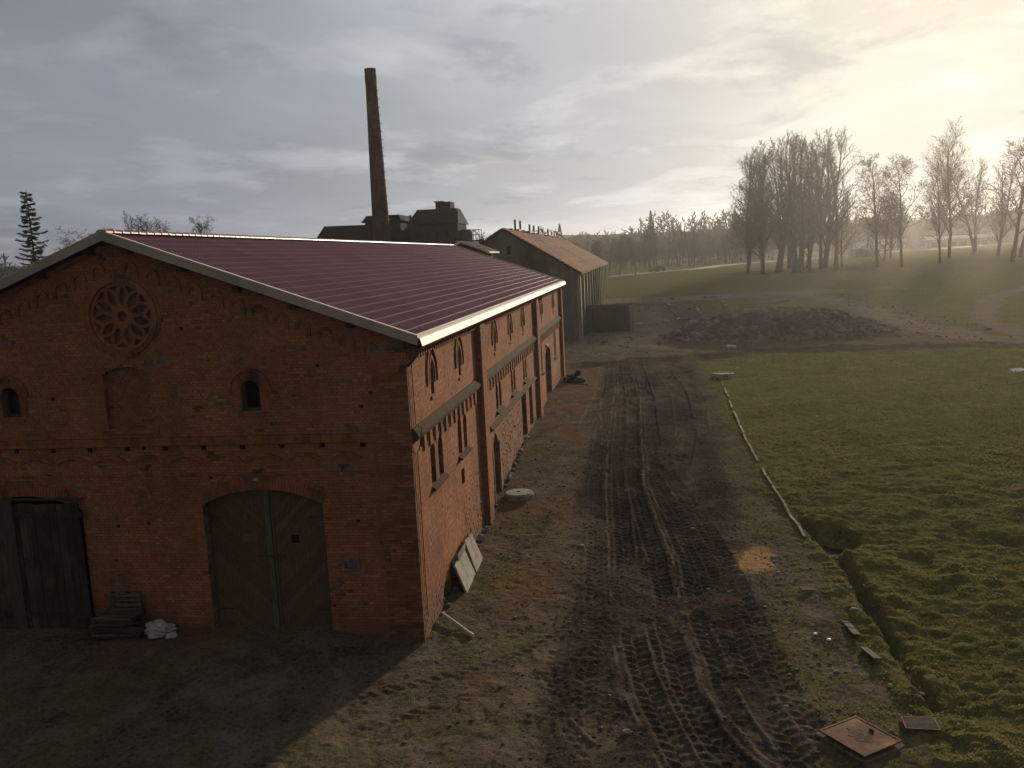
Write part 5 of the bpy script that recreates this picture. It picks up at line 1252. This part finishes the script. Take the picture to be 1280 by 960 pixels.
variant('tall_b', seed=11, h=26, spread=.48, up=.9, fork=.14, n1=15, n2=7, n3=5, n4=2, crown_w=.26, wig=.12, stems=2)
variant('broad', seed=21, h=22, spread=.85, up=.45, fork=.22, n1=16, n2=9, n3=6, n4=3, crown_w=.34, wig=.14)
variant('broad_b', seed=35, h=22, spread=.8, up=.5, fork=.26, n1=15, n2=9, n3=6, n4=3, crown_w=.36, wig=.15)
variant('vase', seed=44, h=26, spread=.62, up=.7, fork=.22, n1=18, n2=9, n3=6, n4=3, crown_w=.36, wig=.09)
variant('bushy', seed=52, h=12, spread=.8, up=.4, fork=.15, n1=16, n2=8, n3=6, n4=2, crown_w=.38, wig=.16)
def tree(key, x, y, h, label, group=None, rz=0., w=1., cat='tree', name='bare_tree', tilt=(0, 0)):
    tm, cm, H0 = TV[key]; s = h/H0; t = thing(name, label, cat, (x, y, gh(x, y)-.15), rz, group); t.scale = (s*w, s*w, s); t.rotation_euler = (tilt[0], tilt[1], rz)
    a = link('trunk', tm, t); b = link('crown', cm, t); return t
def build_trees():
    r = random.Random(9)
    L = 'tall slender bare tree standing in the dense clump'
    for i, px in enumerate((930, 938, 945, 953, 960, 968, 976, 984, 991, 998, 1005, 1013, 1021, 1030, 1038)):
        y = (168, 178, 163, 174, 184, 166, 176, 160, 181, 170, 164, 177, 168, 172, 165, 180, 170, 162, 173)[i]; x = 5.48+((px-640)/1100.6*.99-.148)*(y+20)/(1-.0)*1.0
        x = 27.6+(px-932)*.158*(y+20)/190
        h = (25, 24, 25.5, 24.5, 26, 26.5, 25, 26.5, 26, 26.8, 25, 26.5, 26, 28, 25, 27.6, 25.5, 24, 19)[i]
        tree(('tall', 'tall_b')[i % 2], x, y, h, L, 'bare trees of the dense clump', r.random()*6, (1.15, 1.25, 1.4)[i % 3])
    tree('broad', 52.0, 165.3, 22.6, 'straight bare tree, left one of the open pair right of the clump', None, .4, 1.1)
    tree('broad_b', 55.6, 161.8, 20.6, 'forking bare tree with crooked limbs, right one of the open pair', None, 2.2, 1.15, tilt=(0, .06))
    tree('vase', 64.9, 169.2, 21, 'thick-trunked bare tree in front of the tallest round-crowned tree', None, 1., 1.0)
    tree('vase', 76.5, 200, 30.5, 'tallest round-crowned bare tree left of the right-edge tree', None, 3.1, 1.15)
    tree('broad', 76.0, 163, 25.5, 'broad bare tree with a wide crown at the right edge', None, 4.0, 1.35)
    tree('tall', 46.8, 173, 15, 'short bare tree on the right flank of the dense clump', None, 2.0, 1.2)
    for i, (x, y, h, k, lab) in enumerate(((90.5, 224, 24, 'broad_b', 'distant bare tree just left of the right-edge tree'), (104, 262, 27, 'tall', 'distant slim bare tree between the tallest and the right-edge tree'), (88, 202, 21, 'tall_b', 'slim bare tree close behind the right-edge tree'), (84.0, 180, 24, 'broad_b', 'bare tree cut by the right edge of the picture'), (72, 232, 17, 'bushy', 'low bushy bare tree behind the thick-trunked tree'), (66, 215, 16, 'bushy', 'low bushy bare tree right of the open pair'))):
        tree(k, x, y, h, lab, None, i*1.1, 1.25)
    # trees along the far road, in front of the wood
    for i, (x, y, h) in enumerate(((.6, 183, 12), (4.3, 179, 13), (9.5, 204, 14), (-4.5, 176, 12), (19, 214, 13))):
        tree(('broad', 'broad_b')[i % 2], x, y, h*.7, 'thin bare roadside tree before the distant wood beyond the grey building', 'roadside trees before the wood', i*.9, .8)
    # left horizon
    tree('broad', -59.5, 76, 13.6, 'round bare crown over the left slope of the barn roof, nearer the conifer', None, .3, 1.5)
    tree('tall', -55.5, 80, 15.3, 'thin pointed bare tree just left of the barn ridge', None, 1.3, .8)
    tree('broad_b', -48.6, 76, 14.2, 'dense bare crown above the barn ridge, left one of two', None, 2.3, 1.05); tree('broad', -45.4, 76, 13.9, 'dense bare crown above the barn ridge, right one of two', None, 4.3, 1.05)
    # conifer
    rg = random.Random(4); H = 18.4; T = Seg(); C = Seg(); t = thing('larch_tree', 'lone dark conifer with drooping boughs at the left edge', 'conifer', (-64.6, 75, gh(-64.6, 75)))
    for k in range(10): T.a.append(Vector((0, 0, H*k/10))); T.b.append(Vector((0, 0, H*(k+1)/10))); T.r.append(.24*(1-k/10)+.02); T.q.append(.24*(1-(k+1)/10)+.02)
    N = Seg()
    for k in range(78):
        z = H*(.10+.89*k/78); L = (H-z)*.235*rg.uniform(.55, 1.25)+.25; a = k*2.4+rg.random(); d = Vector((math.cos(a), math.sin(a), 0)); p = Vector((0, 0, z)); r0 = .05
        for j in range(6):
            dz = -.10+.09*j-.05*(z < H*.5); q = p+(d+Vector((0, 0, dz*1.2)))*L/6; C.a.append(p); C.b.append(q); C.r.append(r0*(1-j/7)); C.q.append(r0*(1-(j+1)/7))
            for m_ in range(11):
                e = (d.cross(Vector((0, 0, 1)))*rg.choice((-1, 1))+d*rg.uniform(.2, 1)+Vector((0, 0, rg.uniform(-.7, .25)))).normalized(); l = rg.uniform(.25, .85)*(1-.10*j); s = p.lerp(q, rg.random()); N.a.append(s); N.b.append(s+e*l); N.r.append(.045); N.q.append(.02)
            p = q
    link('trunk', seg_mesh('trunk', T, M['bark'], 7), t); link('bough', seg_mesh('bough', C, M['bark'], 3), t); link('crown', seg_mesh('crown', N, M['needle'], 3), t)['kind'] = 'stuff'
build_trees()

def build_wood():
    r = random.Random(31); A = Seg(); protos = []
    for s in range(5):
        t, c = tree_segs(100+s, 15, spread=.6, up=.6, fork=.2, n1=8, n2=4, n3=2, n4=0, crown_w=.30); sg = Seg()
        for q in (t, c): sg.a += q.a; sg.b += q.b; sg.r += q.r; sg.q += q.q
        me = seg_mesh('p', sg, M['forest'], 3, .12); v = np.empty(len(me.vertices)*3, np.float32); me.vertices.foreach_get('co', v); f = np.empty(len(me.loops), np.int32); me.loops.foreach_get('vertex_index', f); protos.append((v.reshape(-1, 3), f.reshape(-1, 4)))
    VV = []; FF = []; off = 0
    n = 1000
    for i in range(n):
        u = (i+r.random())/n; x = -420+860*u; y = 350+95*r.random()+(25 if x > 95 else 0)
        if 120 < x < 260: y += 60
        if x < -130: y -= 60
        if i % 4 == 0: u2 = r.random(); x = -45+105*u2; y = max(205, 186+1.65*max(x, 0))+25+90*r.random()
        v, f = protos[r.randrange(5)]; s = (r.uniform(.75, 1.2) if y > 345 else r.uniform(.45, .75))*(1+.14*math.sin(x*.045)+.08*math.sin(x*.13)); a = r.random()*6.28; R = np.array([[math.cos(a), -math.sin(a), 0], [math.sin(a), math.cos(a), 0], [0, 0, 1]])
        w = (v*np.array([s*1.25, s*1.25, s]))@R.T+np.array([x, y, gh(x, y)-.3]); VV.append(w); FF.append(f+off); off += len(w)
    o = link('distant_wood', numpy_mesh('distant_wood', np.concatenate(VV), np.concatenate(FF), M['forest'])); o['kind'] = 'stuff'
    # wooded rise behind it
    xs = np.linspace(-900, 1000, 420); nx = len(xs); ys = [455, 475, 520, 640, 900]; V = []
    for j, yy in enumerate(ys):
        top = np.array([0, 14.5, 16, 16, 6])[j]; nz = fbm(xs*.03, xs*0+j*3, 12, 5)-.5; sp = fbm(xs*.35, xs*0+j, 14, 3)-.5
        V.append(np.stack([xs, np.full(nx, yy)+nz*20, 4.2+top+(nz*5+sp*3.0)*(top > 0)-(2 if j == 0 else 0)], 1))
    i = np.arange(len(ys)-1)[:, None]*nx+np.arange(nx-1)[None]; F = np.stack([i, i+1, i+1+nx, i+nx], -1).reshape(-1, 4)
    o = link('hills', numpy_mesh('hills', np.concatenate(V), F, M['forest'])); o['kind'] = 'structure'
    # a few conifers standing above the wood
    for k, (x, y, h) in enumerate(((10, 352, 21.5), (44, 355, 19.5), (-28, 356, 18.5))):
        sg = Seg(); rg = random.Random(k)
        for j in range(170):
            z = h*(.2+.8*j/170); L = (h-z)*.20+.35; a = j*2.4; p = Vector((0, 0, z)); sg.a.append(p); sg.b.append(p+Vector((math.cos(a)*L, math.sin(a)*L, -L*.25))); sg.r.append(.28); sg.q.append(.1)
        t = thing('spruce_tree', ('tall dark spruce top rising above the middle of the distant wood', 'dark spruce top rising above the wood left of the clump', 'dark spruce top above the wood just right of the grey roof')[k], 'spruce', (x, y, gh(x, y)))
        link('crown', seg_mesh('crown', sg, M['needle'], 3, .2), t); MB().tube([(0, 0, 0), (0, 0, h)], [.3, .05], 6).build('trunk', M['bark'], t)
build_wood()

# ------------------------------------------------------------------ far road, vehicle, huts, fence
def build_far():
    pts = [(-60, 168), (-20, 173), (-1.8, 177.5), (5.2, 189), (19.2, 209.5), (32.7, 244), (66.4, 291), (101, 336), (180, 420)]
    P = [Vector((a, b, 0)) for a, b in pts]; fine = []
    for a, b in zip(P[:-1], P[1:]):
        for k in range(12): fine.append(a.lerp(b, k/12))
    for _ in range(20): fine = [fine[0]]+[(fine[i-1]+fine[i]*2+fine[i+1])/4 for i in range(1, len(fine)-1)]+[fine[-1]]
    V = []
    for i, p in enumerate(fine):
        d = (fine[min(i+1, len(fine)-1)]-fine[max(i-1, 0)]).normalized(); n = Vector((-d.y, d.x, 0))*3.0; z = max(gh(p.x, p.y), gh(p.x+n.x, p.y+n.y), gh(p.x-n.x, p.y-n.y))+.12
        V += [(p.x+n.x, p.y+n.y, z), (p.x-n.x, p.y-n.y, z)]
    F = [(2*i, 2*i+1, 2*i+3, 2*i+2) for i in range(len(fine)-1)]; o = MB().add(V, F).build('road', M['asphalt']); o['kind'] = 'structure'
    # car on the road
    c = thing('parked_car', 'small dark car on the far road beyond the grey building', 'car', (9.3, 196.5, gh(9.3, 196.5)+.15), .9)
    b = MB(); prof = [(-2.2, .35), (2.2, .35), (2.25, .75), (1.3, .98), (.75, 1.02), (-1.9, 1.0), (-2.25, .8)]; b.prism(prof, -.85, .85, lambda u, z, d: Vector((u, -d, z))); b.build('body', M['cardark'], c, bevel=.05)
    g = MB(); g.prism([(-1.85, .98), (1.15, .98), (.45, 1.48), (-1.45, 1.48)], -.74, .74, lambda u, z, d: Vector((u, -d, z))); g.build('windows', M['glass'], c)
    MB().box((-1.4, -.72, 1.481), (.42, .72, 1.52)).build('roof', M['concrete_pale'], c)
    for x in (-1.4, 1.4):
        for s in (-1, 1): w = MB().tube([(x, s*.72, .33), (x, s*.9, .33)], .33, 14).build('wheel', M['tyre'], c); MB().tube([(x, s*.9, .33), (x, s*.915, .33)], .18, 10).build('rim', M['steel'], w)
    for s in (-1, 1): MB().box((2.2, s*.6-.15, .6), (2.27, s*.6+.15, .75)).build('headlight', M['paper'], c)
    # hut with lean-to
    h = thing('field_hut', 'small dark green hut with a low lean-to beyond the open pair of trees', 'hut', (72.5, 272, gh(72.5, 272)), -.1)
    MB().box((-2.2, -1.6, 0), (2.2, 1.6, 2.6)).build('wall', M['green_paint'], h); MB().box((-2.35, -1.8, 2.6), (2.35, 1.8, 2.75)).build('roof', M['concrete'], h); MB().box((2.2, -1.3, 0), (6.5, 1.3, 2.1)).build('lean_to', M['old_brick'], h); MB().box((-.5, -1.66, .1), (.5, -1.6, 2.1)).build('door', M['dark'], h)
    for (x, y, l, hh, lab) in ((150, 415, 28, 3.6, 'long pale farm shed with a shining roof edge far right'), (118, 425, 22, 3.4, 'low greenish farm shed far left of the long pale shed')):
        s = thing('farm_shed', lab, 'shed', (x, y, gh(x, y)-.1), -.12); MB().box((-l/2, -4, 0), (l/2, 4, hh)).build('wall', M['green_paint'] if l < 25 else M['concrete'], s)
        MB().prism([(-4.4, hh), (4.4, hh), (0, hh+1.5)], -l/2-.3, l/2+.3, lambda u, z, d: Vector((d, u, z))).build('roof', M['trim_white'] if l > 25 else M['concrete'], s)
        for k in range(6): MB().box((-l/2+2+k*4.2, -4.05, .4), (-l/2+4+k*4.2, -3.99, 2.4)).build('door', M['dark'], s)
    f = thing('field_fence', 'low post and rail fence along the far road behind the pair of trees', 'fence')
    a = Vector((58, 262, 0)); b = Vector((96, 318, 0))
    for k in range(22):
        p = a.lerp(b, k/21); z = gh(p.x, p.y); MB().box((p.x-.09, p.y-.09, z), (p.x+.09, p.y+.09, z+1.35)).build('post', M['pole_wood'], f)
    for zz in (.6, 1.15): MB().obox((a.x, a.y, gh(a.x, a.y)+zz), (b.x, b.y, gh(b.x, b.y)+zz), .06, .12).build('rail', M['pole_wood'], f)
build_far()

# ------------------------------------------------------------------ hazy air
def build_haze():
    m = bpy.data.materials.new('hazy air'); m.use_nodes = True; m.node_tree.nodes.clear(); t = NT(m.node_tree)
    v = t.node('ShaderNodeVolumePrincipled', {'Color': (.95, .93, .90, 1), 'Density': .00025, 'Anisotropy': .72}); o = t.node('ShaderNodeOutputMaterial'); t.l.new(v.outputs[0], o.inputs['Volume'])
    b = MB().box((-940, -90, -2.5), (1040, 950, 37)).build('haze', m); b['kind'] = 'stuff'
build_haze()
